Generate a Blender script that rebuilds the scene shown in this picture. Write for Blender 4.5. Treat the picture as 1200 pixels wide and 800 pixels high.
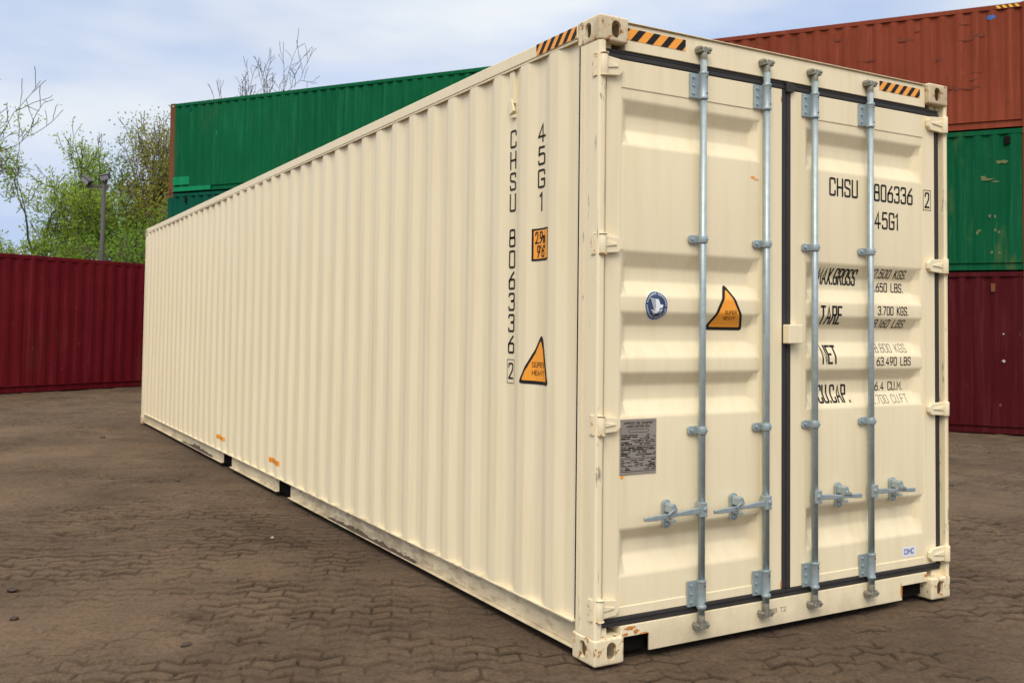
import bpy, bmesh, math, random
import numpy as np
from mathutils import Vector, Matrix, Euler
for o in list(bpy.data.objects): bpy.data.objects.remove(o)
R = math.radians
scene = bpy.context.scene
col = scene.collection
# ------------------------------------------------------------------ camera
EYE = Vector((-2.46974, -3.510996, 1.480029))
YAW, PITCH, ROLL, FOC, CY = 0.5246557, 0.0392816, 0.0121502, 1.1318467, -0.060328
fw = Vector((math.sin(YAW)*math.cos(PITCH), math.cos(YAW)*math.cos(PITCH), math.sin(PITCH)))
ri = Vector((math.cos(YAW), -math.sin(YAW), 0)); up = ri.cross(fw)
r1 = math.cos(ROLL)*ri + math.sin(ROLL)*up
u1 = -math.sin(ROLL)*ri + math.cos(ROLL)*up
cd = bpy.data.cameras.new('camera'); cam = bpy.data.objects.new('camera', cd); col.objects.link(cam)
cam.matrix_world = Matrix(((r1.x, u1.x, -fw.x, EYE.x), (r1.y, u1.y, -fw.y, EYE.y), (r1.z, u1.z, -fw.z, EYE.z), (0, 0, 0, 1)))
cd.sensor_width = 36; cd.sensor_fit = 'HORIZONTAL'; cd.lens = 36*FOC*1000/1200
cd.shift_y = CY*1000/1200; cd.clip_end = 2000; cd.clip_start = 0.05
cd.dof.use_dof = True; cd.dof.focus_distance = 5.2; cd.dof.aperture_fstop = 7.0
scene.camera = cam
# ------------------------------------------------------------------ sky and sun
SUN_EL, SUN_AZ = 47, 219         # azimuth in degrees, clockwise from +Y
w = bpy.data.worlds.new('World'); scene.world = w; w.use_nodes = True
nt = w.node_tree; N = nt.nodes; Lk = nt.links; N.clear()
sky = N.new('ShaderNodeTexSky'); sky.sky_type = 'NISHITA'; sky.sun_disc = False
sky.sun_elevation = R(SUN_EL); sky.sun_rotation = R(SUN_AZ); sky.dust_density = 1.5; sky.ozone_density = 2.0
tc = N.new('ShaderNodeTexCoord')
mp = N.new('ShaderNodeMapping'); mp.inputs['Scale'].default_value = (1.0, 1.0, 3.2)
cl = N.new('ShaderNodeTexNoise'); cl.inputs['Scale'].default_value = 1.7; cl.inputs['Detail'].default_value = 5; cl.inputs['Roughness'].default_value = .5
cl.inputs['Distortion'].default_value = .4
cr = N.new('ShaderNodeValToRGB'); cr.color_ramp.elements[0].position = .36; cr.color_ramp.elements[1].position = .62
cr.color_ramp.elements[0].color = (.85, .85, .85, 1); cr.color_ramp.elements[1].color = (1, 1, 1, 1)
mx = N.new('ShaderNodeMix'); mx.data_type = 'RGBA'
cloud = N.new('ShaderNodeMix'); cloud.data_type = 'RGBA'
cloud.inputs[6].default_value = (5.9, 7.2, 9.9, 1); cloud.inputs[7].default_value = (9.4, 9.9, 10.5, 1)
cl2 = N.new('ShaderNodeTexNoise'); cl2.inputs['Scale'].default_value = 2.6; cl2.inputs['Detail'].default_value = 4
cr2 = N.new('ShaderNodeValToRGB'); cr2.color_ramp.elements[0].position = .40; cr2.color_ramp.elements[1].position = .64
bg = N.new('ShaderNodeBackground'); bg.inputs[1].default_value = .074
wo = N.new('ShaderNodeOutputWorld')
Lk.new(tc.outputs['Generated'], mp.inputs[0]); Lk.new(mp.outputs[0], cl.inputs[0]); Lk.new(mp.outputs[0], cl2.inputs[0])
Lk.new(cl.outputs[0], cr.inputs[0]); Lk.new(cl2.outputs[0], cr2.inputs[0]); Lk.new(cr2.outputs[0], cloud.inputs[0])
Lk.new(cr.outputs[0], mx.inputs[0]); Lk.new(sky.outputs[0], mx.inputs[6]); Lk.new(cloud.outputs[2], mx.inputs[7])
# an overcast dome is brighter overhead than near the horizon
sx_ = N.new('ShaderNodeSeparateXYZ'); Lk.new(tc.outputs['Generated'], sx_.inputs[0])
mr = N.new('ShaderNodeMapRange'); mr.interpolation_type = 'SMOOTHSTEP'; mr.inputs[1].default_value = .34; mr.inputs[2].default_value = .85; mr.inputs[3].default_value = 1.0; mr.inputs[4].default_value = 2.5
Lk.new(sx_.outputs[2], mr.inputs[0])
mr.inputs[3].default_value = 0.0; mr.inputs[4].default_value = 1.0      # 0 low in the sky, 1 overhead; the overhead cloud is neutral, the low sky blue
zt = N.new('ShaderNodeMix'); zt.data_type = 'RGBA'; zt.inputs[6].default_value = (1, 1, 1, 1); zt.inputs[7].default_value = (2.9, 2.5, 1.95, 1); Lk.new(mr.outputs[0], zt.inputs[0])
vm = N.new('ShaderNodeVectorMath'); vm.operation = 'MULTIPLY'; Lk.new(mx.outputs[2], vm.inputs[0]); Lk.new(zt.outputs[2], vm.inputs[1])
Lk.new(vm.outputs[0], bg.inputs[0]); Lk.new(bg.outputs[0], wo.inputs[0])
sd = bpy.data.lights.new('sun', 'SUN'); sun = bpy.data.objects.new('sun', sd); col.objects.link(sun)
sd.energy = 1.6; sd.angle = R(34); sd.color = (1, .91, .79)
az = R(SUN_AZ); el = R(SUN_EL)
sv = Vector((math.sin(az)*math.cos(el), math.cos(az)*math.cos(el), math.sin(el)))   # towards the sun
sun.rotation_euler = sv.to_track_quat('Z', 'Y').to_euler()
vs = scene.view_settings; vs.view_transform = 'Standard'; vs.look = 'None'; vs.exposure = 0.30; vs.gamma = 1
vs.use_curve_mapping = False

# ------------------------------------------------------------------ materials
def newmat(name):
    m = bpy.data.materials.new(name); m.use_nodes = True
    return m, m.node_tree, m.node_tree.nodes['Principled BSDF']
def node(t, kind, **kw):
    n = t.nodes.new(kind)
    for k, v in kw.items():
        if k.startswith('i_'):
            key = k[2:]; n.inputs[int(key) if key.isdigit() else key].default_value = v
        else: setattr(n, k, v)
    return n
def ramp(t, src, p0, p1, c0=(0, 0, 0, 1), c1=(1, 1, 1, 1)):
    n = t.nodes.new('ShaderNodeValToRGB'); e = n.color_ramp.elements
    e[0].position = p0; e[1].position = p1; e[0].color = c0; e[1].color = c1
    t.links.new(src, n.inputs[0]); return n.outputs[0]
def mixc(t, fac, a, b, mode='MIX'):
    n = t.nodes.new('ShaderNodeMix'); n.data_type = 'RGBA'; n.blend_type = mode
    for s, v in ((0, fac), (6, a), (7, b)):
        if isinstance(v, (float, int)): n.inputs[s].default_value = v
        elif isinstance(v, tuple): n.inputs[s].default_value = v if len(v) == 4 else v+(1,)
        else: t.links.new(v, n.inputs[s])
    return n.outputs[2]
def math_(t, op, a, b=0., c=None, clamp=False):
    n = t.nodes.new('ShaderNodeMath'); n.operation = op; n.use_clamp = clamp
    for s, v in ((0, a), (1, b), (2, c)):
        if v is None: continue
        if isinstance(v, (float, int)): n.inputs[s].default_value = v
        else: t.links.new(v, n.inputs[s])
    return n.outputs[0]
def noise(t, vec, scale, detail=4, rough=.55, stretch=None, off=0.0, dist=0.0):
    m = node(t, 'ShaderNodeMapping')
    if stretch: m.inputs['Scale'].default_value = stretch
    m.inputs['Location'].default_value = (off, off*.7, off*.3)
    t.links.new(vec, m.inputs[0])
    n = node(t, 'ShaderNodeTexNoise', i_Scale=scale, i_Detail=detail, i_Roughness=rough, i_Distortion=dist)
    t.links.new(m.outputs[0], n.inputs[0]); return n.outputs[0]
def bump(t, b, h, strength, dist=.01):
    n = node(t, 'ShaderNodeBump', i_Strength=strength, i_Distance=dist)
    t.links.new(h, n.inputs['Height']); t.links.new(n.outputs[0], b.inputs['Normal'])
def sep(t, vec):
    n = node(t, 'ShaderNodeSeparateXYZ'); t.links.new(vec, n.inputs[0]); return n.outputs
def plain(name, c, rough=.5, metal=0., var=.12, scale=8):
    m, t, b = newmat(name)
    v = node(t, 'ShaderNodeTexCoord').outputs['Object']
    n = noise(t, v, scale)
    cc = mixc(t, n, tuple(x*(1-var) for x in c), tuple(min(1, x*(1+var)) for x in c))
    t.links.new(cc, b.inputs['Base Color']); b.inputs['Roughness'].default_value = rough; b.inputs['Metallic'].default_value = metal
    return m
RUST = (.23, .075, .018); RUSTB = (.55, .22, .03)
def cream(name, rust=.0, scuff=False, dirt=True, grime_and_shade=0., c=(.84, .735, .51)):
    m, t, b = newmat(name)
    v = node(t, 'ShaderNodeTexCoord').outputs['Object']
    big = noise(t, v, .9, 3)
    base = mixc(t, big, tuple(x*.955 for x in c), tuple(x*1.03 for x in c))
    st = noise(t, v, 3.0, 5, .6, (6, 6, .35))
    base = mixc(t, ramp(t, st, .46, .76), base, tuple(x*k for x, k in zip(c, (.93, .90, .84))))
    sp = noise(t, v, 38, 2, .5)
    base = mixc(t, math_(t, 'MULTIPLY', ramp(t, sp, .79, .82), .5), base, (.30, .21, .12))
    z = sep(t, v)[2]
    if dirt:                                   # dried splashes of yard mud, low on the steel
        d = noise(t, v, 2.6, 6, .6)
        h = math_(t, 'SUBTRACT', 1.0, math_(t, 'DIVIDE', z, .34), clamp=True)
        f = ramp(t, math_(t, 'MULTIPLY', d, math_(t, 'ADD', h, .05)), .34, .66)
        base = mixc(t, math_(t, 'MULTIPLY', f, .7), base, (.34, .26, .165))
    if grime_and_shade:
        n_ = noise(t, v, 5, 6, .65, (1, 1.6, 6), 41)
        yy = sep(t, v)[1]
        loc = math_(t, 'SUBTRACT', 1.0, math_(t, 'MULTIPLY', math_(t, 'ABSOLUTE', math_(t, 'SUBTRACT', yy, 2.9)), .35), clamp=True)
        f = ramp(t, math_(t, 'ADD', n_, math_(t, 'MULTIPLY', loc, .16)), .55, .70)
        base = mixc(t, math_(t, 'MULTIPLY', f, .5), base, (.20, .145, .095))
        base = mixc(t, .15, base, (.40, .33, .22))  # besides the grime, shade under the wall is put in as an even tint
    if scuff:
        s = noise(t, v, 9, 5, .7, (1.6, 3.6, .55), 3.1)
        f = ramp(t, s, .62, .68)
        g = noise(t, v, 3, 2, .5, (1, 1, 1), 8)
        f = math_(t, 'MULTIPLY', f, ramp(t, g, .42, .50))
        s2_ = noise(t, v, 30, 3, .6, (2.4, 2.4, .12), 17)
        f = math_(t, 'MAXIMUM', f, math_(t, 'MULTIPLY', ramp(t, s2_, .66, .70), ramp(t, noise(t, v, 1.7, 2, .5, None, 23), .46, .56)))
        base = mixc(t, math_(t, 'MULTIPLY', f, .75), base, (.13, .11, .10))
    if rust > 0:
        s = noise(t, v, 24, 6, .7, None, 5.)
        ge = node(t, 'ShaderNodeNewGeometry')
        pt = ramp(t, ge.outputs['Pointiness'], .50, .56)
        a = math_(t, 'ADD', s, math_(t, 'MULTIPLY', pt, .10))
        th = .70-rust*.14
        f = ramp(t, a, th, th+.05); f2 = ramp(t, a, th-.07, th+.03)
        base = mixc(t, math_(t, 'MULTIPLY', f2, .45), base, (.66, .40, .12))
        base = mixc(t, math_(t, 'MULTIPLY', f, .9), base, RUST)
    t.links.new(base, b.inputs['Base Color'])
    b.inputs['Roughness'].default_value = .45; b.inputs['Specular IOR Level'].default_value = .25
    wv = noise(t, v, 5, 3, .5, (1, 1, .5))
    bump(t, b, wv, .12, .012)
    return m
M = {}
M['cream'] = cream('cream_paint')
M['cream_side'] = cream('cream_paint_side')
M['cream_rust'] = cream('cream_paint_chipped', rust=.34, scuff=False)
M['cream_rail'] = cream('cream_paint_rail', grime_and_shade=1.)
M['cream_post'] = cream('cream_paint_scuffed', rust=.0, scuff=True)
M['cream_sill'] = cream('cream_paint_sill', rust=.0)
M['rubber'] = plain('rubber', (.026, .023, .022), .7, 0, .3, 12)
M['zinc'] = plain('galvanised_steel', (.36, .43, .45), .42, .45, .28, 30)
M['zinc_old'] = plain('weathered_zinc', (.26, .25, .20), .5, .35, .55, 60)
M['black'] = plain('black_ink', (.018, .017, .016), .5, 0, .2)
M['black'].node_tree.nodes['Principled BSDF'].inputs['Specular IOR Level'].default_value = .15
M['lightened'] = plain('lit_ink_and_stamp', (.21, .18, .14), .6, 0, .3)  # black ink paled as if lit; also the stamped mark's own brown-grey
M['orange'] = plain('orange_film', (.93, .36, .03), .4, 0, .06)
M['white'] = plain('white_film', (.80, .82, .84), .4, 0, .04)
M['navy'] = plain('navy_film', (.025, .05, .12), .4, 0, .1)
M['blue'] = plain('blue_ink', (.02, .05, .42), .4, 0, .1)
M['plate'] = plain('data_plate_metal', (.33, .29, .25), .45, .3, .12, 20)
M['rust'] = plain('rust', (.52, .20, .035), .9, 0, .5, 60)
M['void'] = plain('dark_opening', (.012, .011, .010), .9); M['void'].node_tree.nodes['Principled BSDF'].inputs['Specular IOR Level'].default_value = 0
M['tyre_black'] = plain('dark_plastic', (.03, .03, .032), .5)
M['mud'] = plain('dry_mud', (.075, .05, .032), .95, 0, .4, 60)
M['wood'] = plain('timber', (.16, .11, .07), .85, 0, .3)
M['pole'] = plain('grey_pole', (.065, .06, .055), .7, 0, .15)
M['lampglass'] = plain('lamp_glass', (.30, .33, .36), .15, 0, .1)
M['stone'] = plain('stone', (.055, .036, .023), .9, 0, .3, 30)
M['palestone'] = plain('pale_stone', (.5, .47, .43), .9, 0, .2, 30)

def yard_paint(name, c, c2, rustf=.5, patch=None, patchc=None, seed=0., rough=.62):
    """weathered container paint: sun-faded drifts, vertical streaks, rust and scrapes"""
    m, t, b = newmat(name)
    v = node(t, 'ShaderNodeTexCoord').outputs['Object']
    big = noise(t, v, .55, 4, .6, (1, 1, .8), seed)
    base = mixc(t, ramp(t, big, .34, .68), c, c2)
    st = noise(t, v, 2.3, 6, .65, (5, 5, .22), seed+4)
    base = mixc(t, math_(t, 'MULTIPLY', ramp(t, st, .52, .76), .55), base, tuple(x*1.55+.02 for x in c2))
    s = noise(t, v, 3.2, 7, .72, (1, 1, .6), seed+9)
    th = .70-.10*rustf
    base = mixc(t, math_(t, 'MULTIPLY', ramp(t, s, th, th+.03), .8), base, (.13, .045, .02))
    s2 = noise(t, v, 1.2, 5, .6, (2.2, 2.2, .5), seed+15)
    if patchc: base = mixc(t, math_(t, 'MULTIPLY', ramp(t, s2, .60, .70), .5), base, patchc)
    sc = noise(t, v, 14, 3, .6, (1, 1, .25), seed+20)
    base = mixc(t, math_(t, 'MULTIPLY', ramp(t, sc, .73, .76), .55), base, tuple(min(1, x*2+.1) for x in c))
    t.links.new(base, b.inputs['Base Color']); b.inputs['Roughness'].default_value = rough
    b.inputs['Specular IOR Level'].default_value = .08
    d = noise(t, v, 1.6, 3, .55, (1, 1, .7), seed+2)
    bump(t, b, d, .5, .05)
    return m
M['terracotta'] = yard_paint('terracotta_paint', (.175, .036, .017), (.225, .050, .024), .62, patchc=(.22, .045, .022), seed=1)
M['green_r'] = yard_paint('green_paint_scraped', (.001, .070, .026), (.002, .088, .033), .3, patchc=(.10, .13, .04), seed=6)
M['maroon_r'] = yard_paint('maroon_paint', (.055, .004, .006), (.070, .006, .008), .35, patchc=(.16, .03, .025), seed=11)  # dark maroon is this container's own coat
M['green_l'] = yard_paint('green_paint', (.001, .090, .034), (.002, .112, .042), .1, patchc=(.03, .11, .045), seed=16)
M['green_d'] = yard_paint('dark_green_paint', (.001, .066, .040), (.002, .082, .048), .1, seed=18)
M['red_l'] = yard_paint('dark_red_paint', (.105, .005, .009), (.135, .009, .013), .15, patchc=(.11, .022, .018), seed=21)
M['brown_post'] = yard_paint('rusty_brown_paint', (.13, .055, .025), (.19, .08, .035), .9, seed=26)
M['green_new'] = yard_paint('fresh_green_paint', (.004, .20, .075), (.006, .22, .09), .0, seed=30)
M['grey_wall'] = plain('pale_render', (.42, .40, .38), .8)

# ------------------------------------------------------------------ mesh helpers
class MB:
    def __init__(s): s.bm = bmesh.new()
    def face(s, pts):
        try: return s.bm.faces.new([s.bm.verts.new(p) for p in pts])
        except ValueError: return None
    def box(s, a, b, mtx=None):
        x0, y0, z0 = a; x1, y1, z1 = b
        if x0 > x1: x0, x1 = x1, x0
        if y0 > y1: y0, y1 = y1, y0
        if z0 > z1: z0, z1 = z1, z0
        p = [Vector(q) for q in ((x0,y0,z0),(x1,y0,z0),(x1,y1,z0),(x0,y1,z0),(x0,y0,z1),(x1,y0,z1),(x1,y1,z1),(x0,y1,z1))]
        if mtx: p = [mtx @ q for q in p]
        v = [s.bm.verts.new(q) for q in p]
        for f in ((0,3,2,1),(4,5,6,7),(0,1,5,4),(1,2,6,5),(2,3,7,6),(3,0,4,7)): s.bm.faces.new([v[i] for i in f])
        return s
    def prism(s, pts, d0, d1, axis='z', mtx=None):
        """closed polygon pts (2D) swept along axis from d0 to d1"""
        def P(a, b, d):
            q = {'z': (a, b, d), 'y': (a, d, b), 'x': (d, a, b)}[axis]
            q = Vector(q); return mtx @ q if mtx else q
        lo = [s.bm.verts.new(P(a, b, d0)) for a, b in pts]; hi = [s.bm.verts.new(P(a, b, d1)) for a, b in pts]
        n = len(pts)
        for i in range(n): s.bm.faces.new([lo[i], lo[(i+1) % n], hi[(i+1) % n], hi[i]])
        s.bm.faces.new(lo[::-1]); s.bm.faces.new(hi)
        return s
    def tube(s, path, rad, n=10, caps=True):
        pts = [Vector(p) for p in path]; rad = rad if isinstance(rad, (list, tuple)) else [rad]*len(pts)
        rings = []; ref = None
        for i, p in enumerate(pts):
            d = (pts[min(i+1, len(pts)-1)]-pts[max(i-1, 0)]).normalized()
            if ref is None: ref = Vector((0, 0, 1)) if abs(d.z) < .9 else Vector((1, 0, 0))
            a = d.cross(ref).normalized(); b = d.cross(a); ref = b.cross(d)*-1 if False else ref
            rings.append([s.bm.verts.new(p+(a*math.cos(t)+b*math.sin(t))*rad[i]) for t in [2*math.pi*k/n for k in range(n)]])
        for A, B in zip(rings, rings[1:]):
            for k in range(n):
                f = s.bm.faces.new([A[k], A[(k+1) % n], B[(k+1) % n], B[k]]); f.smooth = True
        if caps: s.bm.faces.new(rings[0][::-1]); s.bm.faces.new(rings[-1])
        return s
    def strip(s, prof, ext, fn):
        """open profile (list of 2D) swept over the values in ext; fn(a,b,e)->3D"""
        rows = [[s.bm.verts.new(fn(a, b, e)) for a, b in prof] for e in ext]
        for A, B in zip(rows, rows[1:]):
            for k in range(len(prof)-1): s.bm.faces.new([A[k], A[k+1], B[k+1], B[k]])
        return s
    def build(s, name, mat, parent=None, bevel=0, smooth=False, seg=2):
        bmesh.ops.recalc_face_normals(s.bm, faces=s.bm.faces[:])
        me = bpy.data.meshes.new(name); s.bm.to_mesh(me); s.bm.free()
        me.materials.append(M[mat] if isinstance(mat, str) else mat)
        if smooth:
            for p in me.polygons: p.use_smooth = True
        o = bpy.data.objects.new(name, me); col.objects.link(o)
        if parent: o.parent = parent
        if bevel:
            b = o.modifiers.new('bevel', 'BEVEL'); b.width = bevel; b.segments = seg; b.limit_method = 'ANGLE'; b.angle_limit = R(40)
        return o
def tag(o, label=None, cat=None, group=None, kind=None):
    if label: o['label'] = label
    if cat: o['category'] = cat
    if group: o['group'] = group
    if kind: o['kind'] = kind
    return o
def empty(name, loc=(0, 0, 0), rz=0):
    e = bpy.data.objects.new(name, None); col.objects.link(e); e.location = loc; e.rotation_euler = (0, 0, rz); e.empty_display_size = .1
    return e

# ------------------------------------------------------------------ ground
rng = np.random.default_rng(5)
LAT = rng.random((512, 512))
def vnoise(x, y, off=0):
    xi = np.floor(x).astype(int); yi = np.floor(y).astype(int); fx = x-xi; fy = y-yi
    fx = fx*fx*(3-2*fx); fy = fy*fy*(3-2*fy); xi = xi+off*37; yi = yi+off*91
    a = LAT[xi % 512, yi % 512]; b = LAT[(xi+1) % 512, yi % 512]; c = LAT[xi % 512, (yi+1) % 512]; d = LAT[(xi+1) % 512, (yi+1) % 512]
    return (a*(1-fx)+b*fx)*(1-fy)+(c*(1-fx)+d*fx)*fy
def fbm(x, y, o, off=0, g=.5):
    s = 0; a = 1; tot = 0
    for k in range(o): s = s+a*vnoise(x*2**k, y*2**k, off+k); tot += a; a *= g
    return s/tot
def sstep(a, b, x): t = np.clip((x-a)/(b-a), 0, 1); return t*t*(3-2*t)
def terrain(x, y): return -.30*sstep(3.2, 10.3, x)*(1-sstep(16, 26, y))
PR = R(-24)
def ground_fields(x, y):
    base = terrain(x, y)
    u = x*math.cos(PR)+y*math.sin(PR); v = -x*math.sin(PR)+y*math.cos(PR)
    wx = u+.05*(fbm(u*.6, v*.6, 2, 3)-.5)+.010*(fbm(u*4, v*4, 2, 6)-.5); wy = v+.06*(fbm(u*.5, v*.5, 2, 9)-.5)+.010*(fbm(u*4, v*4, 2, 16)-.5)
    BW, BH = .200, .112
    zig = .026*(np.abs(((wx/(BW/2)) % 2)-1)*2-1)            # zig-zag long sides
    ry = (wy+zig)/BH; row = np.floor(ry); fy = ry-row
    rx = wx/BW+.5*(row % 2); colm = np.floor(rx); fx = rx-colm
    fx2 = fx
    dr_ = np.minimum(fy, 1-fy)*BH; dc_ = np.minimum(fx2, 1-fx2)*BW
    ci = (row.astype(int)*53+colm.astype(int)*17) % 512; cj = (colm.astype(int)*29+row.astype(int)*7) % 512
    t1 = LAT[ci, cj]-.5; t2 = LAT[cj, ci]-.5; t3 = LAT[(ci+99) % 512, cj]
    cover = fbm(x*.55+3, y*.55, 4, 20)                      # mud lying over the blocks
    cov = sstep(.53, .74, cover+.10*(fbm(x*3, y*3, 3, 25)-.5)*2)
    show = 1-.80*cov
    local = sstep(.28, .50, fbm(x*2.6, y*2.6, 3, 33))
    jw = .008+.008*fbm(x*5, y*5, 2, 44)
    lr = sstep(.35, .62, fbm(u*3.2, v*6.5, 3, 47))
    joint = np.maximum((1-sstep(.35, 1, dr_/(jw*1.15)))*(.22+.78*lr), (1-sstep(.35, 1, dc_/(jw*.8)))*.75*(.3+.7*lr))*show*(.25+.75*local)
    tilt = (t1*(fx-.5)*.018+(t2*.7-.40)*(fy-.5)*.022+t3*.006)*show*(.35+.65*local)
    z = base+.045*(fbm(x*.35, y*.35, 3, 50)-.5)+.030*(fbm(x*1.5, y*1.5, 3, 55)-.5)
    z = z+tilt-.019*joint+.010*(fbm(x*9, y*9, 4, 60, .6)-.5)*(1+cov)+.012*sstep(.62, .75, fbm(x*4.5, y*4.5, 3, 90))*(.5+fbm(x*20, y*20, 2, 95))
    # wheel ruts pressed in the mud
    rut = 0
    for (px, py, ang, wd) in ((-3.2, 5.0, 12, .26), (-1.2, 9.0, -14, .24), (-4.4, 8, -10, .3), (3.9, 2.0, 34, .25), (5.6, 3.6, 20, .3), (-1.9, 12.5, -28, .3), (-3.4, 14.5, -28, .3), (6.9, 4.4, -52, .3), (8.2, 4.9, -52, .3)):
        c, s_ = math.cos(R(ang)), math.sin(R(ang))
        a = (x-px)*c+(y-py)*s_; b = -(x-px)*s_+(y-py)*c+.12*np.sin(a*.5)
        m = np.exp(-(b/wd)**4)*np.exp(-(a/5.5)**4)
        lug = .5+.5*np.sin((a+np.abs(b)*.8)*2*math.pi/.085)
        z = z-m*.018+m*.012*lug*(.3+.7*cov)+.014*np.exp(-((np.abs(b)-wd*1.15)/.07)**2)*np.exp(-(a/5.5)**4)*fbm(x*4, y*4, 2, 70)
        rut = np.maximum(rut, m)
    # stays under the container: keep below its castings
    near = (x > .042) & (x < 2.5) & (y > -.05) & (y < 11.9)
    z = np.where(near, np.minimum(z, base-.012), z)
    edge = np.exp(-(np.minimum.reduce([np.abs(x-np.clip(x, 0, 2.44))+np.abs(y-np.clip(y, 0, 11.75))])/.25)**2)
    z = z-edge*((z-base)*.8+.014)
    far = sstep(30, 60, np.hypot(x, y)); z = z*(1-far)+base*far
    return z-.002, joint, cov
def build_ground():
    fa = math.atan2(fw.y, fw.x)
    ang = np.concatenate([np.linspace(-math.pi, -R(42), 60, endpoint=False), np.linspace(-R(42), R(42), 1000, endpoint=False), np.linspace(R(42), math.pi, 60, endpoint=False)])+fa
    rad = np.concatenate([[.02], np.geomspace(1.6, 30, 1250), np.geomspace(32, 900, 26)])
    A, Rr = np.meshgrid(ang, rad); X = EYE.x+Rr*np.cos(A); Y = EYE.y+Rr*np.sin(A)
    Z, J, Cv = ground_fields(X, Y)
    nr, na = X.shape
    co = np.stack([X, Y, Z], -1).reshape(-1, 3).astype(np.float32)
    i = np.arange(nr-1)[:, None]; j = np.arange(na)[None, :]; j2 = (j+1) % na
    F = np.stack([i*na+j, i*na+j2, (i+1)*na+j2, (i+1)*na+j], -1).reshape(-1, 4)[:, ::-1]
    me = bpy.data.meshes.new('ground'); me.vertices.add(len(co)); me.vertices.foreach_set('co', co.ravel())
    me.loops.add(F.size); me.loops.foreach_set('vertex_index', F.ravel().astype(np.int32))
    me.polygons.add(len(F)); me.polygons.foreach_set('loop_start', np.arange(0, F.size, 4, dtype=np.int32))
    me.polygons.foreach_set('use_smooth', np.ones(len(F), dtype=bool)); me.update(); me.validate()
    for nme, arr in (('joint', J), ('cover', Cv)):
        a = me.attributes.new(nme, 'FLOAT', 'POINT'); a.data.foreach_set('value', arr.ravel().astype(np.float32))
    o = bpy.data.objects.new('ground', me); col.objects.link(o); tag(o, kind='structure')
    m, t, b = newmat('muddy_pavers')
    v = node(t, 'ShaderNodeTexCoord').outputs['Object']
    aj = node(t, 'ShaderNodeAttribute', attribute_name='joint').outputs['Fac']; ac = node(t, 'ShaderNodeAttribute', attribute_name='cover').outputs['Fac']
    n1 = noise(t, v, .45, 5, .6); n2 = noise(t, v, 3.1, 6, .65, None, 4); n3 = noise(t, v, 42, 4, .7, None, 7); n4 = noise(t, v, 170, 3, .7)
    blk = mixc(t, ramp(t, n2, .32, .68), (.088, .059, .037), (.142, .096, .060))
    mud = mixc(t, ramp(t, n1, .34, .66), (.088, .059, .036), (.165, .112, .070))
    base = mixc(t, ac, blk, mud)
    base = mixc(t, math_(t, 'MULTIPLY', ramp(t, noise(t, v, .8, 4, .6, None, 12), .45, .7), .55), base, (.052, .034, .021))   # damp patches
    base = mixc(t, math_(t, 'MULTIPLY', aj, .80), base, (.020, .013, .008))
    base = mixc(t, ramp(t, n3, .30, .72), base, (1.28, 1.25, 1.22), 'MULTIPLY') if False else mixc(t, .55, base, mixc(t, ramp(t, n3, .28, .74), (.42, .42, .42), (1.6, 1.57, 1.52)), 'MULTIPLY')
    base = mixc(t, math_(t, 'MULTIPLY', ramp(t, n4, .70, .76), .6), base, (.27, .21, .15))
    base = mixc(t, math_(t, 'MULTIPLY', ramp(t, noise(t, v, 48, 3, .6, None, 30), .64, .69), .75), base, (.035, .024, .017))
    t.links.new(base, b.inputs['Base Color']); b.inputs['Roughness'].default_value = .9; b.inputs['Specular IOR Level'].default_value = .25
    hh = math_(t, 'ADD', math_(t, 'MULTIPLY', n3, .7), math_(t, 'MULTIPLY', n4, .3))
    bump(t, b, hh, 1.0, .02)
    me.materials.append(m)
build_ground()

# ------------------------------------------------------------------ corner casting (one mesh, mirrored eight ways)
def make_casting():
    bm = bmesh.new(); bmesh.ops.create_cube(bm, size=1)
    for v in bm.verts: v.co = Vector(((v.co.x+.5)*.162, (v.co.y+.5)*.178, (v.co.z+.5)*.118))
    bmesh.ops.bevel(bm, geom=bm.edges[:]+bm.verts[:], offset=.010, segments=3, profile=.5, affect='EDGES')
    me = bpy.data.meshes.new('tmp_a'); bm.to_mesh(me); bm.free(); a = bpy.data.objects.new('tmp_a', me); col.objects.link(a)
    mb = MB()
    def oval(cx, cy, rx, ry, flat):
        P = []
        for k in range(28):
            th = 2*math.pi*k/28; x = rx*math.cos(th); y = ry*math.sin(th)
            P.append((cx+x, cy+y+(flat if y > 0 else -flat)))
        return P
    mb.prism(oval(.092, .060, .026, .026, .013), -.05, .055, 'y')       # hole in the end face
    mb.bm.normal_update()
    mb2 = MB(); mb2.prism(oval(.092, .060, .024, .024, .013), -.05, .050, 'x')
    c1 = mb.build('tmp_b', 'black'); c2 = mb2.build('tmp_c', 'black')
    mb3 = MB(); mb3.box((.016, .016, .014), (.146, .162, .104)); c3_ = mb3.build('tmp_d', 'black')
    for c in (c3_, c1, c2):
        m = a.modifiers.new('b', 'BOOLEAN'); m.operation = 'DIFFERENCE'; m.object = c; m.solver = 'EXACT'
    dg = bpy.context.evaluated_depsgraph_get()
    res = bpy.data.meshes.new_from_object(a.evaluated_get(dg)); res.materials.clear()
    for o in (a, c1, c2, c3_): bpy.data.objects.remove(o)
    return res
CAST = make_casting()
CV = {}
def casting_mesh(sx, sy, sz, mat):
    k = (sx, sy, sz, mat)
    if k not in CV:
        me = CAST.copy(); me.name = 'corner_casting'
        me.transform(Matrix.Diagonal((sx, sy, sz, 1)))
        if sx*sy*sz < 0: me.flip_normals()
        me.materials.clear(); me.materials.append(M[mat])
        for p in me.polygons: p.use_smooth = False
        CV[k] = me
    return CV[k]
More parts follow.
